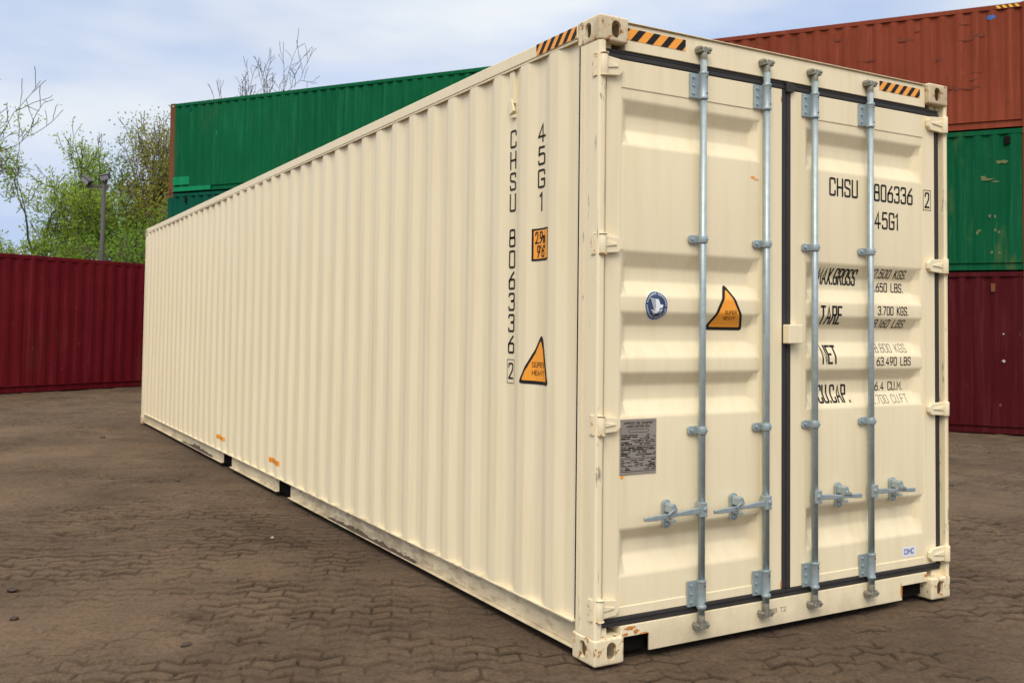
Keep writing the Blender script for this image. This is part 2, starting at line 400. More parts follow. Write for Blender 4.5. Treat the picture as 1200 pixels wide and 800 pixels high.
def castings(root, L, W, H, mat, far_mat=None):
    for ix in (0, 1):
        for iy in (0, 1):
            for iz in (0, 1):
                me = casting_mesh(1-2*ix, 1-2*iy, 1-2*iz, mat)
                o = bpy.data.objects.new('corner_casting', me); col.objects.link(o); o.parent = root; o.location = (ix*W, iy*L, iz*H)

# ------------------------------------------------------------------ corrugation
PIT = .278
def corr_profile(y0, y1, phase=.348, depth=.021, pit=PIT, flat=.072, slope=.068):
    """(pos, depth) breakpoints; outer flats start at phase + k*pit"""
    out = []
    k0 = int(math.floor((y0-phase)/pit))-1; k1 = int(math.ceil((y1-phase)/pit))+1
    pts = []
    for k in range(k0, k1+1):
        s = phase+k*pit
        pts += [(s, 0), (s+flat, 0), (s+flat+slope, depth), (s+flat+slope+(pit-flat-2*slope), depth)]
    def val(y):
        for (a, da), (b, db) in zip(pts, pts[1:]):
            if a <= y <= b: return da+(db-da)*(y-a)/(b-a) if b > a else da
        return 0
    out = [(y0, val(y0))]+[p for p in pts if y0 < p[0] < y1]+[(y1, val(y1))]
    return out
def interp(prof, y):
    if y <= prof[0][0]: return prof[0][1]
    for (a, da), (b, db) in zip(prof, prof[1:]):
        if a <= y <= b: return da+(db-da)*(y-a)/(b-a) if b > a else da
    return prof[-1][1]
def round_profile(prof, r=.007):
    """round the bends of a pressed sheet"""
    out = [prof[0]]
    for a, b, c in zip(prof, prof[1:], prof[2:]):
        A, B, C = Vector(a), Vector(b), Vector(c)
        da = min(r, (B-A).length*.45); dc = min(r, (C-B).length*.45)
        p = B+(A-B).normalized()*da if (A-B).length else B; q = B+(C-B).normalized()*dc if (C-B).length else B
        for t in (0, .33, .66, 1):
            m = p*(1-t)**2+B*2*t*(1-t)+q*t*t; out.append((m.x, m.y))
    return out+[prof[-1]]

# =================================================================== near container
L, W, H = 11.75, 2.438, 2.896
C0 = empty('shipping_container')
tag(C0, 'large cream shipping container with closed double doors and silver lock rods, standing alone mid yard', 'shipping container', 'shipping containers in the yard')
castings(C0, L, W, H, 'cream_rust')
# side walls
SP = corr_profile(.186, L-.186)
SPr = round_profile(SP)
ZB, ZT = .163, 2.822
zs = [ZB+(ZT-ZB)*k/16 for k in range(17)]
def dent(a, e, amp, off=0):
    """slow unevenness of a big pressed sheet"""
    f = float(fbm(np.array([a*.9+50.3]), np.array([e*.8+20.7]), 3, 110+off)[0])-.5
    return amp*2*f*min(1, max(0, (e-.25)/.5))
mb = MB(); mb.strip(SPr, zs, lambda a, d, e: (.004+d+(dent(a, e, .010)*min(1, max(0, (a-1)/1.5)) if a > 1 else 0), a, e)); so = mb.build('side_wall', 'cream_side', C0, smooth=True)
mb = MB(); mb.strip(SPr, zs, lambda a, d, e: (W-.004-d, a, e)); mb.build('side_wall', 'cream_side', C0, smooth=True)
ep = round_profile(corr_profile(.16, W-.16, .2, .045, .25, .09, .03))
mb = MB(); mb.strip(ep, [.15, 2.80], lambda a, d, e: (a, L-.01-d, e)); mb.build('end_wall', 'cream_side', C0, smooth=True)
# roof with shallow cross pressings
rp = []
y = .2
while y < L-.25:
    rp += [(y, 0), (y+.09, 0), (y+.11, .018), (y+.19, .018)]; y += .21
mb = MB(); mb.strip(rp, [.05, W-.05], lambda a, d, e: (e, a, 2.872-d)); mb.build('roof', 'cream', C0)
# floor pan and cross members seen in the fork pockets
mb = MB(); mb.box((.05, .1, .135), (W-.05, L-.1, .15))
for k in range(36): mb.box((.055, .35+k*.32, .045), (W-.055, .39+k*.32, .134))
mb.build('underframe', 'void', C0)
for sx in (0, 1):
    def X(v): return W-v if sx else v
    mb = MB()
    # top side rail: box section with a small lower lip
    mb.box((X(.0), .179, 2.824), (X(.06), L-.179, 2.886))
    mb.box((X(.003), .186, 2.811), (X(.012), L-.186, 2.8235))
    mb.build('top_rail', 'cream_side', C0, bevel=.004)
    mb = MB()
    pk = [(4.52, 4.86), (6.50, 6.85)]
    segs = [(.179, pk[0][0]), (pk[0][1], pk[1][0]), (pk[1][1], L-.179)]
    for a, b in segs:
        mb.box((X(.044), a, .034), (X(.052), b, .152))
        mb.box((X(.018), a, .026), (X(.052), b, .0335))
    mb.box((X(.0), .179, .1525), (X(.062), L-.179, .1625))
    mb.build('bottom_rail', 'cream_rail', C0, bevel=.0025)
    for a, b in pk:
        mb = MB(); mb.prism([(a, .030), (b, .030), (b, .1515), (a, .1515)], X(.06), X(.28), 'x')
        mb.build('fork_pocket', 'void', C0)
# mud and grit lying in the channel of the side rail
for a0, a1, hm, sd_ in ((1.95, 3.55, .062, 7), (7.3, 8.9, .055, 3)):
    n = 90; ys = np.linspace(a0, a1, n)
    hh = .035+hm*np.clip(fbm(ys*5+sd_, ys*0+sd_, 4, 7, .7)*1.9-.55, 0.02, 1)*np.sin(np.linspace(0, math.pi, n))**.6
    mb = MB(); mb.strip([(.0215, 0.), (.0230, .55), (.030, .9), (.0435, 1.)], list(range(n)), lambda q, t_, e: (q+.0015*math.sin(e*2.1), ys[int(e)], .0338+(hh[int(e)]-.0338)*t_))
    mb.build('caked_mud', 'mud', C0, smooth=True)
# corner posts
def post(ix, iy, lip):
    mb = MB()
    def P(x, y): return (W-x if ix else x, L-y if iy else y)
    if iy == 0: pts = [(.004, .012), (.012, .004), (lip, .004), (lip+.014, .016), (lip+.014, .05), (.10, .05), (.10, .09), (.046, .112), (.046, .19), (.036, .19), (.030, .184), (.010, .165), (.004, .155)]
    else: pts = [(.004, .012), (.012, .004), (.15, .004), (.15, .05), (.06, .05), (.06, .15), (.05, .188), (.036, .188), (.012, .155), (.004, .145)]
    mb.prism([P(*p) for p in pts], .116, H-.116, 'z')
    return mb.build('corner_post', 'cream_post', C0, bevel=.003)
post(0, 0, .034); post(1, 0, .006); post(0, 1, 0); post(1, 1, 0)
mb = MB()   # welded seams and rubbing strip on the near post
mb.box((-.0005, .118, .13), (.0038, .1205, H-.13)); mb.build('weld_seam', 'cream_post', C0)
YD = .036         # plane of the doors
# header
mb = MB(); mb.prism([(.030, 2.757), (.030, 2.876), (.036, 2.884), (.12, 2.884), (.12, 2.757)], .1625, W-.1625, 'x')
mb.box((.165, .020, 2.8845), (W-.165, .10, 2.889))
mb.build('door_header', 'cream', C0, bevel=.003)
# sill with fork notches
mb = MB()
mb.prism([(.163, .100), (.325, .100), (.325, .022), (2.066, .022), (2.066, .098), (W-.163, .098), (W-.163, .150), (.163, .150)], .030, .040, 'y')
mb.box((.163, .0405, .1), (W-.163, .13, .149))
mb.build('door_sill', 'cream_sill', C0, bevel=.002)
for a, b, c in ((.164, .33, .0995), (2.07, W-.164, .0975)): mb = MB(); mb.box((a, .075, .020), (b, .33, c)); mb.build('sill_recess', 'void', C0)

# ---- doors
REC = [(2.535, 2.472, 2.400, 2.327), (1.839, 1.766, 1.702, 1.634), (1.560, 1.498, 1.425, 1.351), (1.282, 1.224, 1.155, 1.082), (.577, .524, .458, .368)]
RD = .041
DOORS = {'l': (.066, 1.163, .150, 1.022, .042), 'r': (1.222, 2.362, 1.331, 2.262, .045)}
ZD0, ZD1 = .192, 2.714
PZ0, PZ1 = .235, 2.586
STEP = .004       # the panel lies a little behind the frame tubes
OFFS = (-.010, -.0067, -.0033, 0, .0033, .0067, .010)
ZBR = sorted({round(v+o_, 5) for r_ in REC for v in r_ for o_ in OFFS})
XBR = sorted({round(v+o_, 5) for q in DOORS.values() for v in (q[2]+.010, q[2]+.010+q[4], q[3]-.010-q[4], q[3]-.010) for o_ in OFFS})
def zprof(z):
    for a, b, c, e in REC:
        if e < z < a: return min(1, (a-z)/(a-b)) if z > b else (1 if z > c else (z-e)/(c-e))
    return 0
def door_depth(x, z):
    """y of the door skin at (x, z): pressed recesses with rounded bends"""
    for x0, x1, p0, p1, es in DOORS.values():
        if x0-.001 <= x <= x1+.001:
            if not (p0 <= x <= p1 and PZ0 <= z <= PZ1): return YD
            dz = sum(zprof(z+o_) for o_ in OFFS)/7
            dx = sum(min(1, max(0, (x+o_-p0-.010)/es), max(0, (p1-.010-x-o_)/es)) for o_ in OFFS)/7
            return YD+STEP+RD*min(dz, dx)
    return YD
def door(key, label=None):
    x0, x1, p0, p1, es = DOORS[key]
    # panel: each recess a pressed pan with mitred ends
    mb = MB()
    zz = sorted({PZ0, PZ1} | set(ZBR)); xx = sorted({p0, p1} | {v for v in XBR if p0 < v < p1})
    vv = [[mb.bm.verts.new((x, door_depth(min(p1-1e-6, max(p0+1e-6, x)), min(PZ1-1e-6, max(PZ0+1e-6, z))), z)) for x in xx] for z in zz]
    for A, B in zip(vv, vv[1:]):
        for k in range(len(xx)-1): mb.bm.faces.new([A[k], A[k+1], B[k+1], B[k]])
    me = bpy.data.meshes.new('door'); mb.bm.to_mesh(me); mb.bm.free(); me.materials.append(M['cream'])
    for p in me.polygons: p.use_smooth = True
    d = bpy.data.objects.new('door', me); col.objects.link(d); d.parent = C0
    fr = MB()
    fr.box((x0, YD, ZD0), (p0, YD+.05, ZD1)); fr.box((p1, YD, ZD0), (x1, YD+.05, ZD1))
    fr.box((p0, YD, PZ1), (p1, YD+.05, ZD1)); fr.box((p0, YD, ZD0), (p1, YD+.05, PZ0))
    fr.build('door_frame', 'cream', d, bevel=.003)
    # backing so that nothing shines through
    bk = MB(); bk.box((x0, YD+.055, ZD0), (x1, YD+.06, ZD1)); bk.build('door_lining', 'void', d)
    return d
dl = door('l'); dr = door('r')
def rubber(d, boxes):
    mb = MB()
    for a, b in boxes: mb.box(a, b)
    mb.build('gasket', 'rubber', d, bevel=.004)
yg = .034
rubber(dl, [((.052, yg, 2.716), (1.190, .06, 2.738)), ((.052, yg+.004, 2.739), (1.190, .06, 2.756)), ((.052, yg, .172), (1.190, .06, .190)), ((.052, yg+.004, .152), (1.190, .06, .171)),
            ((1.1645, yg, .191), (1.190, .06, 2.715)), ((.052, yg+.01, .191), (.0645, .06, 2.715))])
rubber(dr, [((1.1915, yg, 2.716), (2.402, .06, 2.738)), ((1.1915, yg+.004, 2.739), (2.402, .06, 2.756)), ((1.1915, yg, .172), (2.402, .06, .190)), ((1.1915, yg+.004, .152), (2.402, .06, .171)),
            ((1.1915, yg-.003, .191), (1.2205, .06, 2.715)), ((2.364, yg+.004, .191), (2.403, .06, 2.715))])
mb = MB(); mb.prism([(1.18, 2.757), (1.25, 2.735), (1.225, 2.70), (1.18, 2.70)], .018, .0335, 'y'); mb.build('gasket_flap', 'rubber', dr, bevel=.003)
# keeper plate over the middle joint
mb = MB(); mb.box((1.166, -.012, 1.418), (1.262, .0335, 1.514)); mb.build('centre_lock_plate', 'cream', dr, bevel=.005)
# hinges
HZ = [(.200, .286), (1.014, 1.092), (1.818, 1.902), (2.622, 2.716)]
for d, sx in ((dl, 0), (dr, 1)):
    for a, b in HZ:
        def X(v): return W-v if sx else v
        mb = MB(); zc = (a+b)/2; h = (b-a)/2
        px = .030 if not sx else .022
        mb.tube([(X(px), .008, zc-h), (X(px), .008, zc+h)], .019, 14)
        ex = .142 if not sx else .155
        mb.prism([(X(px), zc-h*.98), (X(ex-.02), zc-h*.80), (X(ex), zc-h*.35), (X(ex), zc+h*.35), (X(ex-.02), zc+h*.80), (X(px), zc+h*.98)], .012, .033, 'y')
        mb.prism([(X(px+.02), zc-h*.25), (X(ex-.03), zc-h*.05), (X(ex-.03), zc+h*.12), (X(px+.02), zc+h*.4)], .006, .0115, 'y')
        mb.build('hinge', 'cream', d, bevel=.003)
        if not sx:
            pn = MB(); pn.tube([(px, .006, b+.001), (px, .006, b+.006)], .0215, 14); pn.tube([(px, .006, a-.006), (px, .006, a-.001)], .0215, 14)
            pn.box((-.003, .020, a-.004), (.0035, .052, b+.004)); pn.build('hinge_pin', 'rust', d) if False else pn.build('hinge_pin', 'cream_rust', d)
# locking rods
RX = {'l': (.613, 1.027), 'r': (1.366, 1.790)}
YR = .006
def bolt(mb, x, y, z, r=.007):
    mb.tube([(x, y, z), (x, y-.007, z)], r, 6)
for key, d in (('l', dl), ('r', dr)):
    for i, x in enumerate(RX[key]):
        mb = MB(); mb.tube([(x, YR, .10), (x, YR, 2.80)], .0165, 18); mb.build('locking_rod', 'zinc', d)
        for zc, hh, top in ((2.650, .066, 1), (.245, .066, 0)):
            mb = MB(); mb.tube([(x, YR, zc-hh), (x, YR, zc-hh+.012), (x, YR, zc-hh+.0125), (x, YR, zc+hh-.0125), (x, YR, zc+hh-.012), (x, YR, zc+hh)], [.0235, .0235, .0215, .0215, .0235, .0235], 16)
            mb.box((x-.066, .025, zc-hh*.9), (x+.012, .0345, zc+hh*.9)); mb.box((x-.020, YR, zc-hh*.9), (x-.006, .026, zc+hh*.9))
            for q in (-.6, 0, .6): bolt(mb, x-.045, .025, zc+q*hh)
            mb.build('rod_guide', 'zinc', d, bevel=.002)
            for q in (-.6, .6): dd = MB(); dd.tube([(x+.004, YR-.0205, zc+q*hh), (x+.004, YR-.0225, zc+q*hh)], .004, 8); dd.build('rod_guide_hole', 'black', d)
        for zc in (1.912, 1.008):
            mb = MB(); mb.tube([(x, YR, zc-.017), (x, YR, zc+.017)], .0235, 16)
            mb.prism([(x-.010, zc-.019), (x-.060, zc-.019), (x-.068, zc-.010), (x-.068, zc+.010), (x-.060, zc+.019), (x-.010, zc+.019)], .024, .0345, 'y')
            mb.box((x-.024, YR, zc-.015), (x-.010, .025, zc+.015)); bolt(mb, x-.048, .024, zc, .010)
            mb.tube([(x+.010, YR-.021, zc), (x+.010, YR-.027, zc)], .005, 8)
            mb.build('rod_bracket', 'zinc', d, bevel=.0015)
        # cam ends biting into the keepers on header and sill
        for zc, s in ((2.822, 1), (.098, -1)):
            mb = MB()
            mb.tube([(x, YR, zc-s*.055), (x, YR, zc-s*.008), (x, YR, zc+s*.004)], [.0165, .0185, .012], 12)
            mb.prism([(x-.021, zc-.010), (x-.008, zc-.015), (x+.015, zc-.012), (x+.022, zc+.002), (x+.010, zc+.013), (x-.010, zc+.015)], YR-.018, YR+.016, 'y')
            mb.build('rod_cam', 'zinc_old', d, bevel=.003)
            mb = MB()
            for q in (-1, 1):
                mb.prism([(x+q*.019, zc-.014), (x+q*.032, zc-.016), (x+q*.038, zc+.004), (x+q*.030, zc+.018), (x+q*.020, zc+.008)], -.010, .0295, 'y')
            mb.box((x-.034, .025, zc-.016), (x+.034, .0296, zc+.012)); bolt(mb, x-.030, -.010, zc+.006, .007); bolt(mb, x+.030, -.010, zc+.002, .007)
            mb.build('cam_keeper', 'zinc_old', C0, bevel=.003)
        # handle: on the left door it lies to the left of its rod, on the right door to the right
        s = -1 if key == 'l' else 1
        zc = .640
        mb = MB()
        mb.box((x-.024 if s < 0 else x-.012, YR-.028, zc-.034), (x+.012 if s < 0 else x+.024, YR+.018, zc+.034)); bolt(mb, x-.002, YR-.028, zc+.004, .011)
        mb.build('handle_hub', 'zinc', d, bevel=.004)
        mb = MB(); pts = [(.02, -.002, .014), (.09, -.006, .013), (.155, -.012, .009), (.215, -.016, .009), (.255, -.020, .011), (.30, -.022, .012), (.365 if s < 0 else .312, -.023, .008)]
        for (a, ya, ha), (b, yb, hb) in zip(pts, pts[1:]):
            za = zc-.004-(a-.02)*.03; zb = zc-.004-(b-.02)*.03
            v = [Vector(q) for q in ((x+s*a, ya-.009, za-ha), (x+s*a, ya+.004, za-ha), (x+s*a, ya+.004, za+ha), (x+s*a, ya-.009, za+ha),
                                     (x+s*b, yb-.009, zb-hb), (x+s*b, yb+.004, zb-hb), (x+s*b, yb+.004, zb+hb), (x+s*b, yb-.009, zb+hb))]
            vv = [mb.bm.verts.new(q) for q in v]
            for f in ((0,1,2,3),(4,7,6,5),(0,4,5,1),(1,5,6,2),(2,6,7,3),(3,7,4,0)): mb.bm.faces.new([vv[k] for k in f])
        bmesh.ops.remove_doubles(mb.bm, verts=mb.bm.verts[:], dist=.0003)
        bad = [f for f in mb.bm.faces if len([g for g in mb.bm.faces if g is not f and set(g.verts) == set(f.verts)])]
        bmesh.ops.delete(mb.bm, geom=bad, context='FACES_ONLY')
        mb.build('door_handle', 'zinc', d, bevel=.003)
        mb = MB(); hx = x+s*.195; zh = zc-.010
        P = []
        for k in range(20):
            th = 2*math.pi*k/20; P.append((hx+.023*math.cos(th), zh+.022*math.sin(th)+(.044 if math.sin(th) > 0 else -.044)))
        mb.prism(P, .022, .0345, 'y'); bolt(mb, hx, .022, zh+.048, .011); bolt(mb, hx, .022, zh-.048, .011)
        mb.prism([(hx-.018, zh+.014), (hx+.018, zh+.014), (hx+.022, zh+.026), (hx+.008, zh+.054), (hx-.016, zh+.046)], -.030, .0215, 'y')
        mb.prism([(hx-.012, zh-.030), (hx+.012, zh-.030), (hx+.012, zh-.017), (hx-.012, zh-.017)], -.028, .0215, 'y')
        mb.prism([(hx-.010, zh+.020), (hx+s*.035, zh+.004), (hx+s*.040, zh+.012), (hx, zh+.034)], -.038, -.031, 'y')
        mb.build('handle_catch', 'zinc', d, bevel=.002)

# ---- stroke lettering
G = {}
def g(ch, wd, *strokes): G[ch] = (wd, strokes)
def sm(p): return ('s', p)
def st(p): return ('l', p)
c_ = .16
def ov(x0, x1, y0, y1):
    return [(x0, (y0+y1)/2), (x0, y1-c_), (x0, y1), ((x0+x1)/2, y1), (x1, y1), (x1, y1-c_), (x1, y0+c_), (x1, y0), ((x0+x1)/2, y0), (x0, y0), (x0, y0+c_), (x0, (y0+y1)/2)]
g('0', .42, sm(ov(0, .42, 0, 1)))
g('O', .44, sm(ov(0, .44, 0, 1)))
g('8', .42, sm(ov(.02, .40, .52, 1)), sm(ov(0, .42, 0, .52)))
g('6', .42, sm(ov(0, .42, 0, .56)), sm([(.36, .99), (.18, .78), (.02, .5), (0, .28)]))
g('9', .42, sm(ov(0, .42, .44, 1)), sm([(.42, .72), (.40, .45), (.24, .2), (.08, .0)]))
g('3', .42, sm([(0, .86), (.02, 1), (.21, 1), (.42, 1), (.42, .80), (.40, .56), (.20, .54)]), sm([(.20, .54), (.42, .54), (.42, .30), (.42, 0), (.2, 0), (0, 0), (0, .16)]))
g('2', .42, sm([(0, .78), (.02, 1), (.21, 1), (.42, 1), (.42, .76), (.40, .55), (.0, .0)]), st([(0, 0), (.42, 0)]))
g('4', .46, st([(.30, 0), (.30, 1), (.0, .28), (.46, .28)]))
g('5', .42, st([(.38, 1), (.04, 1), (.02, .56)]), sm([(.02, .56), (.16, .62), (.42, .60), (.42, .32), (.42, 0), (.2, 0), (0, 0), (0, .16)]))
g('7', .40, st([(0, 1), (.40, 1), (.10, 0)]))
g('1', .16, st([(.0, .84), (.12, 1), (.12, 0)]))
g('I', .06, st([(.03, 0), (.03, 1)]))
g('C', .42, sm([(.42, .76), (.42, 1), (.2, 1), (0, 1), (0, .8), (0, .2), (0, 0), (.2, 0), (.42, 0), (.42, .24)]))
g('G', .42, sm([(.42, .78), (.42, 1), (.2, 1), (0, 1), (0, .8), (0, .2), (0, 0), (.2, 0), (.42, 0), (.42, .24), (.42, .46)]), st([(.42, .46), (.22, .46)]))
g('H', .42, st([(0, 0), (0, 1)]), st([(.42, 0), (.42, 1)]), st([(0, .5), (.42, .5)]))
g('S', .42, sm([(.42, .8), (.42, 1), (.2, 1), (0, 1), (0, .76), (0, .56), (.21, .5), (.42, .44), (.42, .24), (.42, 0), (.2, 0), (0, 0), (0, .2)]))
g('U', .42, sm([(0, 1), (0, .2), (0, 0), (.21, 0), (.42, 0), (.42, .2), (.42, 1)]))
g('M', .50, st([(0, 0), (0, 1), (.25, .35), (.50, 1), (.50, 0)]))
g('A', .46, st([(0, 0), (.23, 1), (.46, 0)]), st([(.08, .32), (.38, .32)]))
g('X', .42, st([(0, 0), (.42, 1)]), st([(0, 1), (.42, 0)]))
g('R', .42, st([(0, 0), (0, 1)]), sm([(0, 1), (.3, 1), (.42, 1), (.42, .76), (.42, .52), (.3, .5), (0, .5)]), st([(.24, .5), (.42, 0)]))
g('P', .42, st([(0, 0), (0, 1)]), sm([(0, 1), (.3, 1), (.42, 1), (.42, .74), (.42, .46), (.3, .46), (0, .46)]))
g('B', .42, st([(0, 0), (0, 1)]), sm([(0, 1), (.3, 1), (.40, 1), (.40, .76), (.40, .53), (.3, .53), (0, .53)]), sm([(.0, .53), (.3, .53), (.42, .53), (.42, .26), (.42, 0), (.3, 0), (0, 0)]))
g('T', .42, st([(0, 1), (.42, 1)]), st([(.21, 1), (.21, 0)]))
g('E', .38, st([(.38, 1), (0, 1), (0, 0), (.38, 0)]), st([(0, .52), (.32, .52)]))
g('F', .38, st([(.38, 1), (0, 1), (0, 0)]), st([(0, .52), (.32, .52)]))
g('L', .38, st([(0, 1), (0, 0), (.38, 0)]))
g('N', .42, st([(0, 0), (0, 1), (.42, 0), (.42, 1)]))
g('K', .42, st([(0, 0), (0, 1)]), st([(.42, 1), (0, .42)]), st([(.12, .56), (.42, 0)]))
g('V', .42, st([(0, 1), (.21, 0), (.42, 1)]))
g('Y', .42, st([(0, 1), (.21, .5), (.42, 1)]), st([(.21, .5), (.21, 0)]))
g('D', .42, st([(0, 0), (0, 1)]), sm([(0, 1), (.25, 1), (.42, 1), (.42, .7), (.42, .3), (.42, 0), (.25, 0), (0, 0)]))
g('.', .06, st([(.03, 0), (.03, .03)]))
g("'", .06, st([(.03, .8), (.03, 1)]))
g('"', .16, st([(.03, .8), (.03, 1)]), st([(.13, .8), (.13, 1)]))
g('m', .50, st([(0, 0), (0, .6)]), sm([(0, .45), (.05, .62), (.25, .62), (.25, .4), (.25, 0)]), sm([(.25, .45), (.30, .62), (.5, .62), (.5, .4), (.5, 0)]))
g(' ', .3)
def chaikin(p, it=2):
    for _ in range(it):
        q = [p[0]]
        for a, b in zip(p, p[1:]):
            q += [(a[0]*.75+b[0]*.25, a[1]*.75+b[1]*.25), (a[0]*.25+b[0]*.75, a[1]*.25+b[1]*.75)]
        p = q+[p[-1]]
    return p
def stroke_quads(p, w_):
    """ribbon with mitred bends and flat ends, list of quads"""
    P = [Vector(a) for a in p]; out = []; Ls = []; Rs = []
    for i, a in enumerate(P):
        d0 = (a-P[i-1]).normalized() if i else (P[1]-P[0]).normalized()
        d1 = (P[i+1]-a).normalized() if i < len(P)-1 else d0
        if i == 0: d0 = d1
        n0 = Vector((-d0.y, d0.x)); n1 = Vector((-d1.y, d1.x)); n = (n0+n1)
        n = n.normalized() if n.length > 1e-6 else n0
        k = min(1.9, 1/max(.3, n.dot(n0)))
        ext = -d0*w_*.5 if i == 0 else (d1*w_*.5 if i == len(P)-1 else Vector((0, 0)))
        Ls.append(a+n*w_*.5*k+ext); Rs.append(a-n*w_*.5*k+ext)
    for i in range(len(P)-1): out.append([Ls[i], Ls[i+1], Rs[i+1], Rs[i]])
    return out
def text_quads(s, h, wx=None, sw=.11, gap=.21, width=None, x=0., z=0.):
    """quads (u,v) for a string of cap height h with its lower left at (x,z); squeezed to width when given"""
    adv = 0; raw = []
    for ch in s:
        wd, strokes = G[ch]
        for k, p in strokes:
            p = chaikin(p, 2) if k == 's' else p
            raw.append([(a+adv, b) for a, b in p])
        adv += wd+gap
    tot = adv-gap; kx = (width/tot) if width else h*(wx or 1)
    out = []
    for p in raw:
        out += stroke_quads([(x+a*kx, z+b*h) for a, b in p], sw*h)
    return out
def on_surface(name, mat, parent, polys, fn, ubreaks=(), vbreaks=(), label=None):
    """flat polygons (u,v) cut at the bends of the sheet and laid on it"""
    bm = bmesh.new()
    for q in polys:
        try: bm.faces.new([bm.verts.new((a, b, 0)) for a, b in q])
        except ValueError: pass
    for br, no in [(u, (1, 0, 0)) for u in ubreaks]+[(v, (0, 1, 0)) for v in vbreaks]:
        bmesh.ops.bisect_plane(bm, geom=bm.verts[:]+bm.edges[:]+bm.faces[:], plane_co=(br, br, 0), plane_no=no, dist=1e-5)
    for v in bm.verts: v.co = Vector(fn(v.co.x, v.co.y))
    me = bpy.data.meshes.new(name); bm.to_mesh(me); bm.free(); me.materials.append(M[mat])
    o = bpy.data.objects.new(name, me); col.objects.link(o); o.parent = parent
    if label: o['label'] = label
    return o
VB2 = ZBR; UB = XBR
def dfn(off):
    def f(x, z): return (x, door_depth(x, z)-off, z)
    return f
def dtext(s, x0, x1, z0, z1, mat='black', sw=.125, nm='lettering'):
    on_surface(nm, mat, dr, text_quads(s, z1-z0, sw=sw, width=x1-x0, x=x0, z=z0), dfn(.0016), [u for u in UB if x0 < u < x1], [v for v in VB2 if z0-.01 < v < z1+.01])
dtext('CHSU', 1.515, 1.724, 2.203, 2.290)
dtext('806336', 1.862, 2.172, 2.200, 2.285)
dtext('2', 2.281, 2.312, 2.192, 2.272)
on_surface('lettering', 'black', dr, sum([stroke_quads(p, .003) for p in ([(2.264, 2.175), (2.328, 2.175)], [(2.328, 2.175), (2.328, 2.288)], [(2.328, 2.288), (2.264, 2.288)], [(2.264, 2.288), (2.264, 2.175)])], []), dfn(.0018))
dtext('45G1', 1.866, 2.052, 2.050, 2.135)
dtext('MAX.GROSS', 1.460, 1.747, 1.735, 1.812)
dtext('TARE', 1.452, 1.602, 1.525, 1.612)
dtext('NET', 1.464, 1.572, 1.317, 1.405)
dtext('CU.CAP.', 1.458, 1.688, 1.112, 1.197)
dtext('32.500 KGS.', 1.850, 2.148, 1.780, 1.822, sw=.13)
dtext('71.650 LBS.', 1.858, 2.142, 1.705, 1.750, sw=.135)
dtext('3.700 KGS.', 1.890, 2.136, 1.577, 1.620, sw=.135)
dtext('8.160 LBS.', 1.878, 2.134, 1.508, 1.548, sw=.13)
dtext('28.800 KGS', 1.854, 2.137, 1.372, 1.416, 'lightened', sw=.09)  # light on the ink put in as a paler, thinner stroke
dtext('63.490 LBS', 1.878, 2.152, 1.302, 1.344, sw=.13)
dtext('76.4 CU.M.', 1.880, 2.132, 1.165, 1.208, sw=.13)
dtext('2.700 CU.FT', 1.858, 2.146, 1.096, 1.138, 'lightened', sw=.09)  # lit black ink again, painted paler and thinner
on_surface('stamped_mark', 'lightened', C0, text_quads('PB T2', .02, width=.10, x=1.085, z=.085, sw=.12), lambda x, z: (x, .0285, z))
# emblem
def disc(cx, cy, r, n=36): return [[(cx+r*math.cos(2*math.pi*k/n), cy+r*math.sin(2*math.pi*k/n)) for k in range(n)]]
EX, EZ = .362, 1.592
vb = [v for v in VB2 if 1.5 < v < 1.7]
em = on_surface('emblem_sticker', 'white', dl, disc(EX, EZ, .070), dfn(.0015), (), vb, 'round white and navy sticker with a bird emblem')
def edfn(o): return dfn(o)
on_surface('emblem_ring', 'navy', em, disc(EX, EZ, .0655), dfn(.0022), (), vb)
rp_ = []
for k in range(44):
    if k % 11 == 10: continue
    a = 2*math.pi*k/44
    rp_.append([(EX+r_*math.cos(a+da), EZ+r_*math.sin(a+da)) for r_, da in ((.052, -.028), (.060, -.024), (.060, .024), (.052, .028))])
for k in range(6):
    z_ = EZ+.034-k*.010; rp_.append([(EX-.036+k*.004, z_), (EX-.006, z_-.004), (EX-.004, z_-.009), (EX-.034+k*.004, z_-.005)])
rp_.append([(EX-.008, EZ+.032), (EX+.012, EZ+.030), (EX+.022, EZ+.006), (EX+.040, EZ+.004), (EX+.034, EZ-.010), (EX+.018, EZ-.012), (EX+.010, EZ-.034), (EX-.010, EZ-.038), (EX-.022, EZ-.024), (EX-.004, EZ-.006)])
for k in range(4):
    z_ = EZ-.020-k*.007; rp_.append([(EX-.034+k*.006, z_), (EX-.012, z_-.001), (EX-.012, z_-.004), (EX-.034+k*.006, z_-.003)])
for k in range(5): rp_.append([(EX+.014+k*.002, EZ-.018-k*.006), (EX+.036-k*.004, EZ-.016-k*.006), (EX+.036-k*.004, EZ-.019-k*.006), (EX+.014+k*.002, EZ-.021-k*.006)])
on_surface('emblem_figure', 'white', em, rp_, dfn(.0032), (), vb)
